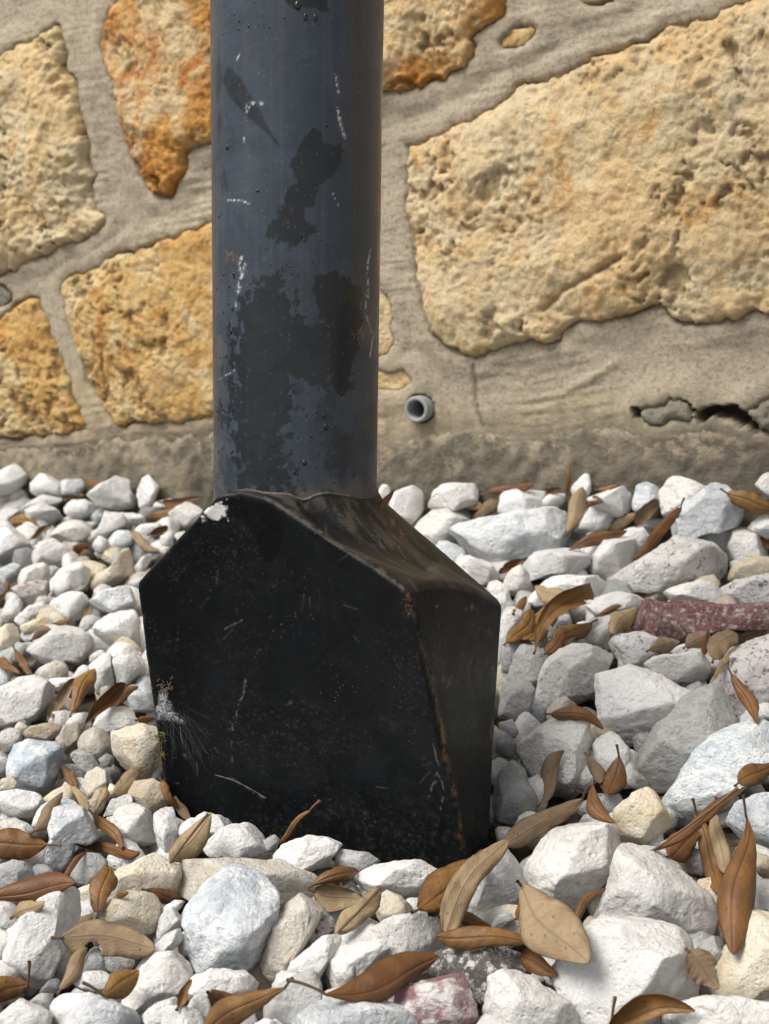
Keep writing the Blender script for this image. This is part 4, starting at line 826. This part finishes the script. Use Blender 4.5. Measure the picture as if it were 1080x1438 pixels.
def describe(head, c, long_=True):
    """a phrase that places a thing by the landmarks it lies between or beside"""
    c = np.asarray(c)[:2]; near = sorted(MARKS, key=lambda m: np.hypot(*(m[1][:2]-c)))[:9]; opts = []
    for i in range(len(near)):
        for j in range(i+1, len(near)):
            a, b = near[i][1][:2]-c, near[j][1][:2]-c; cs = a@b/(np.linalg.norm(a)*np.linalg.norm(b)+1e-9)
            if cs < -.45: opts.append(f'{head} between the {near[i][0]} and the {near[j][0]}')
    pos = lambda q: 'on the wall side of' if (q[0]@E2[:2]) > .75*np.linalg.norm(q[0]) else 'away from the wall before' if (q[0]@E2[:2]) < -.75*np.linalg.norm(q[0]) else 'beside'
    for n, q in near[:3]:
        if np.hypot(*(q[:2]-c)) < .12: opts.append(f'{head} {pos((c-q[:2],))} the {n}')
    if wall_dist(*c) < .13: opts += [f'{head} {w_} the footing near the {n}' for n, q in near[:5] for w_ in ('against', 'close to')[:1]]
    opts = [o for o in opts if len(o.split()) <= 16]
    for o in opts:
        if o not in USED: USED[o] = 1; return o
    return None
def shape_word(V, c):
    q = V-c; ev = np.sqrt(np.maximum(np.linalg.eigvalsh(q.T@q/len(q)), 1e-12)); r = ev[2]/ev[1]; f = ev[1]/ev[0]
    return 'long' if r > 1.6 else 'flattish' if f > 1.55 else 'rounded' if r < 1.2 else 'angular'
rest = {}
for k, s in enumerate(STONES):
    if k in keep:
        me = mesh_from('gravel_stone', s['V']-s['c'], s['F']); o = link('gravel_stone', me, ROCK[s['kind']]); o.location = s['c']
        szw = 'small' if s['size'] < .032 else 'large' if s['size'] > .058 else 'middling'; sh = shape_word(s['V'], s['V'].mean(0))
        zn = zone(s); lab = s['label'] or describe(f"{szw} {sh} {COLW[s['kind']]} stone", s['c'])
        if lab: tag(o, lab, 'stone', 'landscaping stones of the gravel bed')
        else: tag(o, f"{szw} {sh} {COLW[s['kind']]} stone {zn}", 'stone', f"{szw} {sh} {COLW[s['kind']]} stones {zn}")
    elif not s['hero'] or hits[k] > 0 or True: rest.setdefault(s['kind'], []).append(s)
kinds = sorted(rest); V, F, mi, off = [], [], [], 0
for j, kd in enumerate(kinds):
    for s in rest[kd]: V.append(s['V']); F.append(s['F']+off); mi.append(np.full(len(s['F']), j, np.int32)); off += len(s['V'])
me = mesh_from('gravel', np.concatenate(V), np.concatenate(F))
for kd in kinds: me.materials.append(ROCK[kd])
me.polygons.foreach_set('material_index', np.concatenate(mi)); g_o = link('gravel', me)
tag(g_o, 'small white and grey stones filling the gravel bed', 'gravel', kind='stuff')

# ------------------------------------------------------------------ fallen leaves
def leaf_mats(name, a, b, rough, spec, vein):
    g = N(name); co = g.coords(); n = g.noise(co, 60, 5, .6, .4); f = g.noise(co, 500, 4, .7); big = g.noise(co, 22, 3, .6)
    c = g.mix(g.rng(n, .35, .68), a, b)
    hv = g.n('ShaderNodeHueSaturation'); g.l(c, hv.inputs['Color']); g.l(g.rng(g.rand, 0, 1, .72, 1.18), hv.inputs['Value']); g.l(g.rng(g.rand, 0, 1, .498, .516), hv.inputs['Hue'])
    c = g.mix(g.rng(big, .58, .75, 0, .5), hv.outputs[0], tuple(x*.45 for x in a))
    vn = g.at('vein'); c = g.mix(g.math('MULTIPLY', vn, vein), c, tuple(x*.5 for x in a))
    c = g.mix(g.rng(f, .56, .72, 0, .55), c, tuple(x*.45 for x in a)); c = g.mix(g.rng(g.voro(co, 150), .05, .16, .7, 0), c, tuple(x*.25 for x in a)); c = g.mix(g.math('MULTIPLY', g.at('rim'), .55), c, tuple(x*.4 for x in a))
    nn = g.bump(f, .25, .0008); nn = g.bump(vn, .5, .0008, nn)
    return g.done(c, rough, nn, spec)
LEAF_T = leaf_mats('leaf_upper_side', (.205, .092, .031), (.135, .062, .024), .5, .35, .45)
LEAF_U = leaf_mats('leaf_underside', (.30, .21, .13), (.225, .15, .09), .78, .25, .6)
STALK = flat('leaf_stalk', (.13, .075, .04), .7)
NL, NW = 42, 21
def make_leaf(i, bu, bv, tu, tv, w, style='t', curl=.6, bend=.06, side=0.0, twist=0.0, stalk=None, label=None, bury=.3, blunt=.9, notch=None, tilt=0.0, lift=0.0):
    rg = np.random.default_rng(3000+i)
    # rest the leaf on what lies under it along its length
    ts = np.linspace(0, 1, 9); ds = []
    B, T = np.array([bu, bv], float), np.array([tu, tv], float); ax = T-B; ln = np.hypot(*ax); pr = np.array([-ax[1], ax[0]])/ln
    smp = []
    for t in ts:
        for s_ in (-.5, 0, .5):
            q = B+ax*t+pr*s_*w*.8*math.sin(math.pi*min(max(t, .1), .9)); d, _ = first_hit(*q)
            if d is None: d = to_gravel(*q)[1]
            smp.append((t, d))
    smp = np.array(smp); A = np.stack([np.ones(len(smp)), smp[:, 0]], -1); co, *_ = np.linalg.lstsq(A, smp[:, 1], rcond=None)
    mx = .9*ln/FPX*co[0]; co[1] = float(np.clip(co[1], -mx, mx)); res = smp[:, 1]-co[1]*smp[:, 0]
    a0 = np.quantile(res, bury) - .0025 - lift
    p0, p1 = un(bu, bv, a0), un(tu, tv, a0+co[1]); dm = a0+.5*co[1]
    X = p1-p0; L = np.linalg.norm(X); ex = X/L; vd = CAM-(p0+p1)/2; vd /= np.linalg.norm(vd)
    ez = vd-(vd@ex)*ex; ez /= np.linalg.norm(ez); ey = np.cross(ez, ex)
    hw = .53*w/FPX*dm
    c = max(abs(curl), .02); hw_flat = hw/(math.sin(min(c, 1.5))/min(c, 1.5)) if c < 1.57 else hw*1.25
    t = np.linspace(0, 1, NL); s_ = np.linspace(-1, 1, NW); Tt, Ss = np.meshgrid(t, s_, indexing='ij')
    prof = (np.sin(math.pi*np.clip(Tt, 0, 1)**blunt))**.62; prof = np.maximum(prof, .02)
    asym = np.where(Ss > 0, 1, -1)*.10*rg.normal() + .13*fbm(np.stack([Tt*2.6+i*3.3, np.sign(Ss)*2.0, Tt*0+i], -1), 3)
    prof = prof*(1+asym)
    rip = .05*fbm(np.stack([Tt*3+i, Ss*.8, Tt*0+i*1.3], -1), 2)
    ang = c*Ss*(1+.25*np.sin(Tt*5+i))
    yy = hw_flat*prof*np.sin(ang)/c; zz = -hw_flat*prof*(1-np.cos(ang))/c*np.sign(curl)
    zz += hw*.30*np.abs(Ss)**2*fbm(np.stack([Tt*6+i*2, np.sign(Ss)*3, Tt*0], -1), 2)*prof - hw*.22*np.clip(np.abs(Ss)-.72, 0, 1)/.28*prof*rg.uniform(0, 1.2)*np.sign(curl) + L*rip*.4*(.3+np.abs(Ss))
    zz += -hw*.10*np.exp(-(Ss/.10)**2)*prof*(1 if style == 'u' else -1)*-1*.5
    yy += L*(side*np.sin(math.pi*Tt) + .02*np.sin(Tt*7+i*3)); zz += L*bend*np.sin(math.pi*Tt)*(1 if i % 3 else -.4) + L*rg.uniform(-.08, .14)*np.clip(Tt-.6, 0, 1)**2/.16 + L*rg.uniform(-.05, .10)*np.clip(.35-Tt, 0, 1)**2/.12
    tw = twist*(Tt-.5) + tilt; y2 = yy*np.cos(tw)-zz*np.sin(tw); z2 = yy*np.sin(tw)+zz*np.cos(tw)
    V = p0 + (Tt*L)[..., None]*ex + y2[..., None]*ey + z2[..., None]*ez
    V = V.reshape(-1, 3)
    # normals for thickness
    G = V.reshape(NL, NW, 3); du = np.gradient(G, axis=0); dv = np.gradient(G, axis=1); nn = np.cross(du, dv); nn /= np.linalg.norm(nn, axis=-1)[..., None]+1e-12
    nn = nn.reshape(-1, 3); th = .00010
    nv = NL*NW; VV = np.concatenate([V+nn*th, V-nn*th]); F = grid_faces(NL, NW)
    if notch is not None:
        ce = (Tt.ravel()[F].mean(1)-notch[0])/notch[2], (Ss.ravel()[F].mean(1)-notch[1])/notch[3]
        F = F[(ce[0]**2+ce[1]**2) > 1]
    # rim
    ed = {}
    for f in F:
        for a, b in zip(f, np.roll(f, -1)): 
            if (b, a) in ed: del ed[(b, a)]
            else: ed[(a, b)] = 1
    rim = np.array([(b, a, a+nv, b+nv) for a, b in ed])
    FF = np.concatenate([F, F[:, ::-1]+nv, rim])
    org = p0; me = mesh_from('leaf', VV-org, FF)
    side_n = (nn.mean(0)@vd) > 0     # which sheet looks at the camera's side
    top_first = (style == 't') == bool(side_n)
    me.materials.append(LEAF_T); me.materials.append(LEAF_U)
    k = len(F); mi = np.concatenate([np.full(k, 0 if top_first else 1), np.full(k, 1 if top_first else 0), np.zeros(len(rim))]).astype(np.int32)
    me.polygons.foreach_set('material_index', mi)
    lat = np.abs(((Tt*8.0 - np.abs(Ss)*1.1) % 1.0)-.5); vein = np.maximum(np.exp(-(Ss/.055)**2), .5*sstep(.09, .0, lat)*(np.abs(Ss) < .85))
    attr(me, 'vein', np.concatenate([vein.ravel(), vein.ravel()])); rimv = sstep(.72, 1.0, np.abs(Ss)+.25*fbm(np.stack([Tt*9+i, Ss*3, Tt*0], -1), 3)); attr(me, 'rim', np.concatenate([rimv.ravel(), rimv.ravel()]))
    o = link('leaf', me); o.location = org
    # stalk
    pm = V.reshape(NL, NW, 3)[:, NW//2]; s0 = pm[1]; dr = pm[1]-pm[4]; dr /= np.linalg.norm(dr)
    if stalk: e = un(stalk[0], stalk[1], (s0-CAM)@FW - .004)
    else: e = s0 + dr*L*.13 + ez*L*.02
    mid = .5*(s0+e) + .18*np.linalg.norm(e-s0)*(ez*.6+ey*rg.uniform(-.6, .6))
    n = 7; r0 = .0007; VS = []
    pts = [((1-q)**2)*s0+2*q*(1-q)*mid+q*q*e for q in np.linspace(0, 1, 9)]
    for j, p in enumerate(pts):
        tg = pts[min(j+1, 8)]-pts[max(j-1, 0)]; tg /= np.linalg.norm(tg)+1e-12; a = np.cross(tg, vd); a /= np.linalg.norm(a)+1e-12; b = np.cross(tg, a)
        rr = r0*(1+.5*(j/8)**3)
        for q in range(n): VS.append(p+rr*(math.cos(2*math.pi*q/n)*a+math.sin(2*math.pi*q/n)*b))
    FS = [(j*n+q, j*n+(q+1) % n, (j+1)*n+(q+1) % n, (j+1)*n+q) for j in range(8) for q in range(n)]
    link('stalk', mesh_from('stalk', np.array(VS)-org, FS), STALK, o)
    cpt = .5*(p0+p1); zn = zone(dict(c=cpt))
    side_w = 'glossy brown' if style == 't' else 'dull tan'
    szw = 'small' if L < .03 else 'curled' if c > 1.3 else 'long' if L > .055 else 'flat'
    if label: tag(o, label, 'leaf', 'fallen dry leaves on the gravel')
    else:
        lab = describe(f'{szw} {side_w} dry leaf', cpt)
        if lab: tag(o, lab, 'leaf', 'fallen dry leaves on the gravel')
        else: tag(o, f'{szw} {side_w} dry leaf {zn}', 'leaf', f'{szw} {side_w} leaves {zn}')
LEAVES = [
 dict(p=(11,733,53,735,15,'t')), dict(p=(42,757,72,738,9,'t')), dict(p=(185,747,225,775,14,'u'), bury=.1), dict(p=(103,772,124,764,17,'t'), curl=1.2, bury=.1), dict(p=(205,726,250,712,13,'t')), dict(p=(118,673,142,682,11,'t')), dict(p=(85,706,120,695,9,'t')),
 dict(p=(230,706,290,698,11,'t')), dict(p=(208,750,236,740,11,'t')), dict(p=(0,847,12,818,15,'t')), dict(p=(44,897,72,883,16,'u')), dict(p=(75,876,102,870,9,'u')), dict(p=(115,872,126,845,9,'u')), dict(p=(-5,925,28,948,12,'t')), dict(p=(24,915,46,948,13,'t')),
 dict(p=(69,1010,102,958,17,'u'), bury=.1, label='tan leaf showing its underside, leaning on the upright brown leaf'), dict(p=(97,1002,131,940,25,'t'), bury=.05, label='broad upright brown leaf beside the tan leaf that leans on it', blunt=1.1), dict(p=(121,1018,177,962,19,'t'), bury=.05, label='olive-brown oblong leaf resting on white stones by the upright brown leaf', blunt=1.0), dict(p=(160,992,193,964,11,'t')), dict(p=(192,1012,217,1009,9,'t')),
 dict(p=(160,1114,205,1074,21,'u'), bury=.1, label='grey-brown leaf tucked under the big yellowish block'), dict(p=(106,1104,88,1074,18,'t'), curl=1.0, bury=.1), dict(p=(102,1102,122,1140,15,'u'), bury=.15), dict(p=(136,1142,150,1100,8,'u'), twist=1.5, bury=.1), dict(p=(47,1168,86,1115,18,'u'), bury=.1, label='tan leaf lying over the shoulder of the bone-shaped stone', curl=.9),
 dict(p=(66,1187,-45,1192,36,'t'), stalk=(86,1187), bury=.05, label='long smooth brown leaf with its stalk pointing at the bone-shaped stone', curl=.8), dict(p=(130,1145,176,1194,17,'t'), bury=.15, curl=1.0), dict(p=(115,1188,206,1200,17,'t'), stalk=(104,1184), bury=.1, curl=.9, label='slender brown leaf lying flat behind the yellowish slab'), dict(p=(88,1238,123,1196,9,'t'), bury=.1), dict(p=(136,1284,153,1214,33,'t'), bury=.03, label='spoon-shaped brown leaf standing up in front of the yellowish slab', curl=.7),
 dict(p=(-25,1264,105,1240,32,'t'), bury=.05, curl=.9, label='long brown leaf lying across the end of the long rounded white stone'), dict(p=(20,1285,68,1264,22,'u')), dict(p=(110,1302,138,1279,18,'u')), dict(p=(86,1314,218,1328,56,'u'), bury=.02, curl=.35, bend=.05, side=.02, notch=(.34,-1.0,.10,.75), label='largest leaf, dull brown underside with a round bite in its edge', blunt=1.15),
 dict(p=(86,1394,118,1334,24,'u'), curl=1.2, twist=.8, bury=.03, label='narrow tan leaf standing between the long white stone and the bitten leaf'), dict(p=(142,1398,192,1364,36,'t'), curl=1.5, stalk=(116,1380), bury=.02, label='curled brown leaf with a long stalk below the bitten leaf'), dict(p=(38,1382,-10,1398,44,'t'), curl=1.6, stalk=(41,1350), bury=.02, label='brown leaf with an upturned stalk at the lower end of the long white stone'), dict(p=(162,1260,180,1252,9,'t')), dict(p=(206,1251,254,1263,19,'t'), bury=.4), dict(p=(250,1414,268,1376,13,'t'), bury=.05),
 dict(p=(226,1096,249,1136,13,'t'), curl=1.1, bury=.1, label='curled ochre leaf hugging the lower cobweb corner of the base'), dict(p=(246,1118,268,1152,14,'u')), dict(p=(236,1215,294,1150,32,'u'), bury=.03, stalk=(292,1143), label='tan oval leaf beside the narrow upright stone'), dict(p=(438,1138,392,1187,14,'t'), stalk=(450,1124), curl=2.2, bury=.02, label='rolled brown leaf leaning on the broad black face'),
 dict(p=(437,1243,505,1222,32,'t'), curl=1.9, bend=.25, bury=.02, label='glossy orange-brown leaf below the foot of the black face'), dict(p=(440,1252,512,1262,34,'u'), bury=.05, label='dark-veined leaf lying under the oval one in front of the black face'), dict(p=(470,1314,532,1250,36,'u'), bury=.01, stalk=(534,1246), label='oval brown leaf with its underside up, overlapping the dark-veined one'),
 dict(p=(291,1396,340,1424,36,'t'), bury=.1), dict(p=(400,1388,285,1455,36,'t'), stalk=(411,1374), bury=.02, curl=.8, label='long brown leaf crossing below the blue-grey boulder'), dict(p=(450,1402,612,1345,42,'t'), stalk=(402,1376), bury=.01, curl=.9, side=-.06, bend=.1, label='long wavy brown leaf with a thick stalk curving round a pale stone'),
 dict(p=(580,1285,686,1190,46,'t'), bury=.03, curl=.5, label='olive-brown leaf propped against the black base under the pale tan leaf'), dict(p=(596,1272,638,1256,24,'t'), lift=.004), dict(p=(617,1314,712,1178,42,'u'), bury=.01, curl=.3, stalk=(620,1320), lift=.008, side=.04, label='pale tan leaf with a clear midrib propped up at the corner of the base', blunt=.85), dict(p=(744,1320,613,1314,32,'t'), bury=.03, curl=1.0, label='boat-shaped brown leaf above the black and white mottled stone'), dict(p=(604,1292,692,1302,18,'t')),
 dict(p=(734,1252,832,1362,62,'u'), bury=.01, stalk=(727,1238), curl=.3, lift=.004, label='broad oval leaf with its veined underside up, beside the rounded white boulder', blunt=.95), dict(p=(732,1340,782,1368,26,'t'), bury=.2), dict(p=(726,1292,735,1250,14,'t'), bury=.1), dict(p=(806,1294,852,1244,13,'t'), bury=.05, label='slim brown leaf wedged between the rounded boulder and the triangular stone'),
 dict(p=(818,1120,703,1184,36,'u'), stalk=(825,1104), bury=.03, curl=.6, label='tan leaf lying like a shallow trough above the rounded white boulder'), dict(p=(756,1138,786,1052,24,'u'), twist=2.4, curl=.9, bury=.02, label='twisted leaf standing against the ridged blocky stone'), dict(p=(832,1104,862,1162,20,'t'), side=-.12, curl=.8, bury=.05, label='bent strap-like brown leaf beside the squat beige stone'), dict(p=(827,1064,846,1102,18,'u'), bury=.1), dict(p=(868,1066,850,1118,30,'t'), stalk=(866,1046), bury=.05, label='small brown leaf with a straight stalk under the broad bright stone'), dict(p=(774,1002,848,1022,20,'t'), side=.12, bury=.2),
 dict(p=(712,905,748,858,32,'t'), bury=.05, curl=.5, twist=.7), dict(p=(740,905,782,846,40,'t'), bury=.05, curl=.4, tilt=-.5), dict(p=(752,912,840,822,28,'t'), bury=.02, curl=-1.2, twist=1.4, side=.1), dict(p=(800,846,752,826,26,'u'), bury=.05, tilt=.6), dict(p=(832,872,772,912,22,'t'), curl=1.0, bury=.05, twist=-1.2), dict(p=(768,918,792,886,22,'t'), curl=1.0, bury=.03), dict(p=(794,908,813,883,15,'u')), dict(p=(722,862,740,836,14,'t')),
 dict(p=(860,890,894,854,28,'u'), bury=.05, stalk=(858,893), label='tan leaf lying against the end of the long dark red stone'), dict(p=(840,864,874,850,8,'t'), curl=1.5), dict(p=(962,908,996,888,30,'u'), bury=.1), dict(p=(989,920,996,884,9,'t'), curl=1.3, bury=.02), dict(p=(998,930,1034,888,36,'u'), bury=.05), dict(p=(1008,902,1085,884,16,'u')), dict(p=(992,966,1032,908,9,'u')), dict(p=(912,914,952,904,20,'u'), bury=.15),
 dict(p=(1030,950,1066,1016,17,'t'), bury=.02, curl=1.0, label='slender orange-brown leaf lying on the pink and white granite'), dict(p=(1036,1102,1090,1076,24,'t'), bury=.1), dict(p=(912,1192,1032,1110,17,'t'), bury=.02, curl=1.2, stalk=(1036,1106), label='long narrow leaf crossing below the white and blue-grey stone'), dict(p=(974,1140,1010,1262,30,'t'), bury=.02, curl=1.0, stalk=(973,1122), label='upright brown leaf in the sheaf beside the triangular stone'), dict(p=(1004,1142,1022,1236,24,'u'), bury=.05, stalk=(1006,1120)), dict(p=(1048,1140,1022,1336,42,'t'), bury=.01, curl=1.0, twist=.9, stalk=(1043,1116), lift=.005, label='tall twisted brown leaf standing up from the sheaf beside the triangular stone', blunt=1.35), dict(p=(936,1206,980,1168,32,'t'), bury=.1),
 dict(p=(968,1336,1008,1388,36,'u'), bury=.05, label='small tan leaf between the largest white stone and the stained one'), dict(p=(858,1442,978,1418,32,'t'), stalk=(864,1400), bury=.01, label='brown leaf lying across the front of the largest white stone'),
 dict(p=(683,692,748,680,15,'t'), bury=.1), dict(p=(664,727,702,704,18,'u')), dict(p=(654,714,677,708,11,'u')), dict(p=(797,748,818,684,26,'u'), bury=.02, label='upright tan leaf near the footing beside the small pointed stone'), dict(p=(798,772,882,745,16,'t'), bury=.2), dict(p=(853,747,902,722,17,'u')), dict(p=(893,737,926,696,22,'u'), bury=.05), dict(p=(956,710,893,784,19,'t'), stalk=(961,699), bury=.01, curl=.8, label='slender brown leaf leaning on the big peaked marble stone'), dict(p=(1022,692,1088,714,28,'t'), stalk=(1012,686), bury=.02, label='brown leaf with a hooked stalk on the shoulder of the peaked marble stone'),
 dict(p=(1070,758,1092,770,14,'t')), dict(p=(824,711,848,703,11,'t')), dict(p=(838,689,867,682,7,'t')), dict(p=(768,691,787,684,9,'t')), dict(p=(797,692,800,654,7,'t'), curl=1.4, bury=.02), dict(p=(530,717,551,690,9,'t')), dict(p=(698,808,733,790,14,'t')),
]
for i, lf in enumerate(LEAVES):
    lf = dict(lf); p = lf.pop('p')
    if 'blunt' not in lf: lf['blunt'] = random.uniform(.75, 1.3)
    if 'notch' not in lf and random.random() < .12: lf['notch'] = (random.uniform(.2, .95), random.choice((-1, 1))*1.0, random.uniform(.03, .09), random.uniform(.2, .6))
    if 'curl' not in lf: lf['curl'] = random.uniform(.3, 1.5)*random.choice((1, 1, -1))
    if 'bend' not in lf: lf['bend'] = random.uniform(.02, .18)
    if 'side' not in lf: lf['side'] = random.uniform(-.08, .08)
    if 'twist' not in lf: lf['twist'] = random.uniform(-.5, .5)
    make_leaf(i, *p[:5], style=p[5], **lf)

# ------------------------------------------------------------------ cobweb on the base's edge, with caught debris
def make_cobweb():
    g = N('spider_silk'); co = g.coords(False)
    n = g.noise(co, 420, 5, .7, 1.0)
    tr = g.n('ShaderNodeBsdfTransparent'); mx = g.n('ShaderNodeMixShader')
    g.done((.72, .73, .74), .8, None, .2)
    al = g.math('MULTIPLY', g.at('thick'), g.rng(n, .38, .62, .06, 1.0))
    g.l(al, mx.inputs[0]); g.l(tr.outputs[0], mx.inputs[1]); g.l(g.b.outputs[0], mx.inputs[2]); g.l(mx.outputs[0], g.out.inputs['Surface'])
    d0 = first_hit(235, 990)[0] or .95
    pts = [(222,968),(234,966),(240,985),(249,1004),(264,1018),(248,1015),(232,1012),(218,1013),(217,1004),(221,985)]
    root = empty('cobweb', tuple(un(235, 1012, d0-.003))); tag(root, 'white cobweb with caught debris on the vertical edge of the black base', 'cobweb'); ro = np.array(root.location)
    c = np.array([231., 1000.]); V = []; TH = []; n_ = 60; m = 12
    ring = roughen(np.array(pts), 1.5, 2.2, 3); n_ = len(ring)
    for k in range(m+1):
        f = k/m
        for q in ring:
            u, v = c+(q-c)*f; d = first_hit(u, v)[0] or d0
            if d > d0+.05: d = d0
            V.append(un(u, v, d-.0025-.003*(1-f))); TH.append(.85*(1-f**3)+.06)
    F = np.array([(k*n_+j, k*n_+(j+1) % n_, (k+1)*n_+(j+1) % n_, (k+1)*n_+j) for k in range(m) for j in range(n_)])
    me = mesh_from('silk_sheet', np.array(V)-ro, F); attr(me, 'thick', TH); link('silk_sheet', me, g.m, root)
    # strands
    sm = flat('silk_thread', (.6, .6, .6), .7); VS, FS = [], []
    rg = np.random.default_rng(12)
    def strand(a, b, r, sag=2):
        prev = None
        for q in np.linspace(0, 1, 7):
            u = a[0]+(b[0]-a[0])*q; v = a[1]+(b[1]-a[1])*q+sag*math.sin(math.pi*q); d = first_hit(u, v)[0] or d0
            if d > d0+.05: d = d0
            p = un(u, v, d-.0012); k = len(VS)
            for j in range(4): VS.append(p+r*(math.cos(j*math.pi/2)*RT+math.sin(j*math.pi/2)*UP))
            if prev is not None:
                for j in range(4): FS.append((prev+j, prev+(j+1) % 4, k+(j+1) % 4, k+j))
            prev = k
    for _ in range(60):
        a = (rg.uniform(222, 262), rg.uniform(985, 1016)); b = (a[0]+rg.uniform(-6, 45), a[1]+rg.uniform(15, 75)); strand(a, b, .000011, rg.uniform(-6, 8))
    strand((302,1088), (372,1120), .00005, -4); strand((253,1020), (256,1045), .00008)
    o = link('silk_threads', mesh_from('silk_threads', np.array(VS)-ro, np.array(FS)), sm, root); o['kind'] = 'stuff'
    dm = flat('dry_debris', (.30, .17, .11), .9); VS, FS = [], []
    for _ in range(26):
        u, v = 230+rg.normal()*6, 966+rg.normal()*4; a = rg.uniform(0, 6.28); l = rg.uniform(3, 8); strand((u, v), (u+l*math.cos(a), v+l*math.sin(a)), .0002, rg.uniform(-2, 2))
    o = link('debris', mesh_from('debris', np.array(VS)-ro, np.array(FS)), dm, root); o['kind'] = 'stuff'
    VS, FS = [], []; gm = flat('dry_moss', (.24, .21, .085), .9)
    for _ in range(40):
        u, v = 224+rg.normal()*4, 1050+rg.uniform(-22, 22); a = rg.uniform(0, 6.28); l = rg.uniform(3, 9); strand((u, v), (u+l*math.cos(a), v+l*math.sin(a)), .00028, rg.uniform(-3, 3))
    o = link('dry_moss', mesh_from('dry_moss', np.array(VS)-un(224, 1050, d0), np.array(FS)), gm); o.location = un(224, 1050, d0); tag(o, 'tuft of dry yellowish moss caught between the base edge and the yellowish block', 'moss')
make_cobweb()
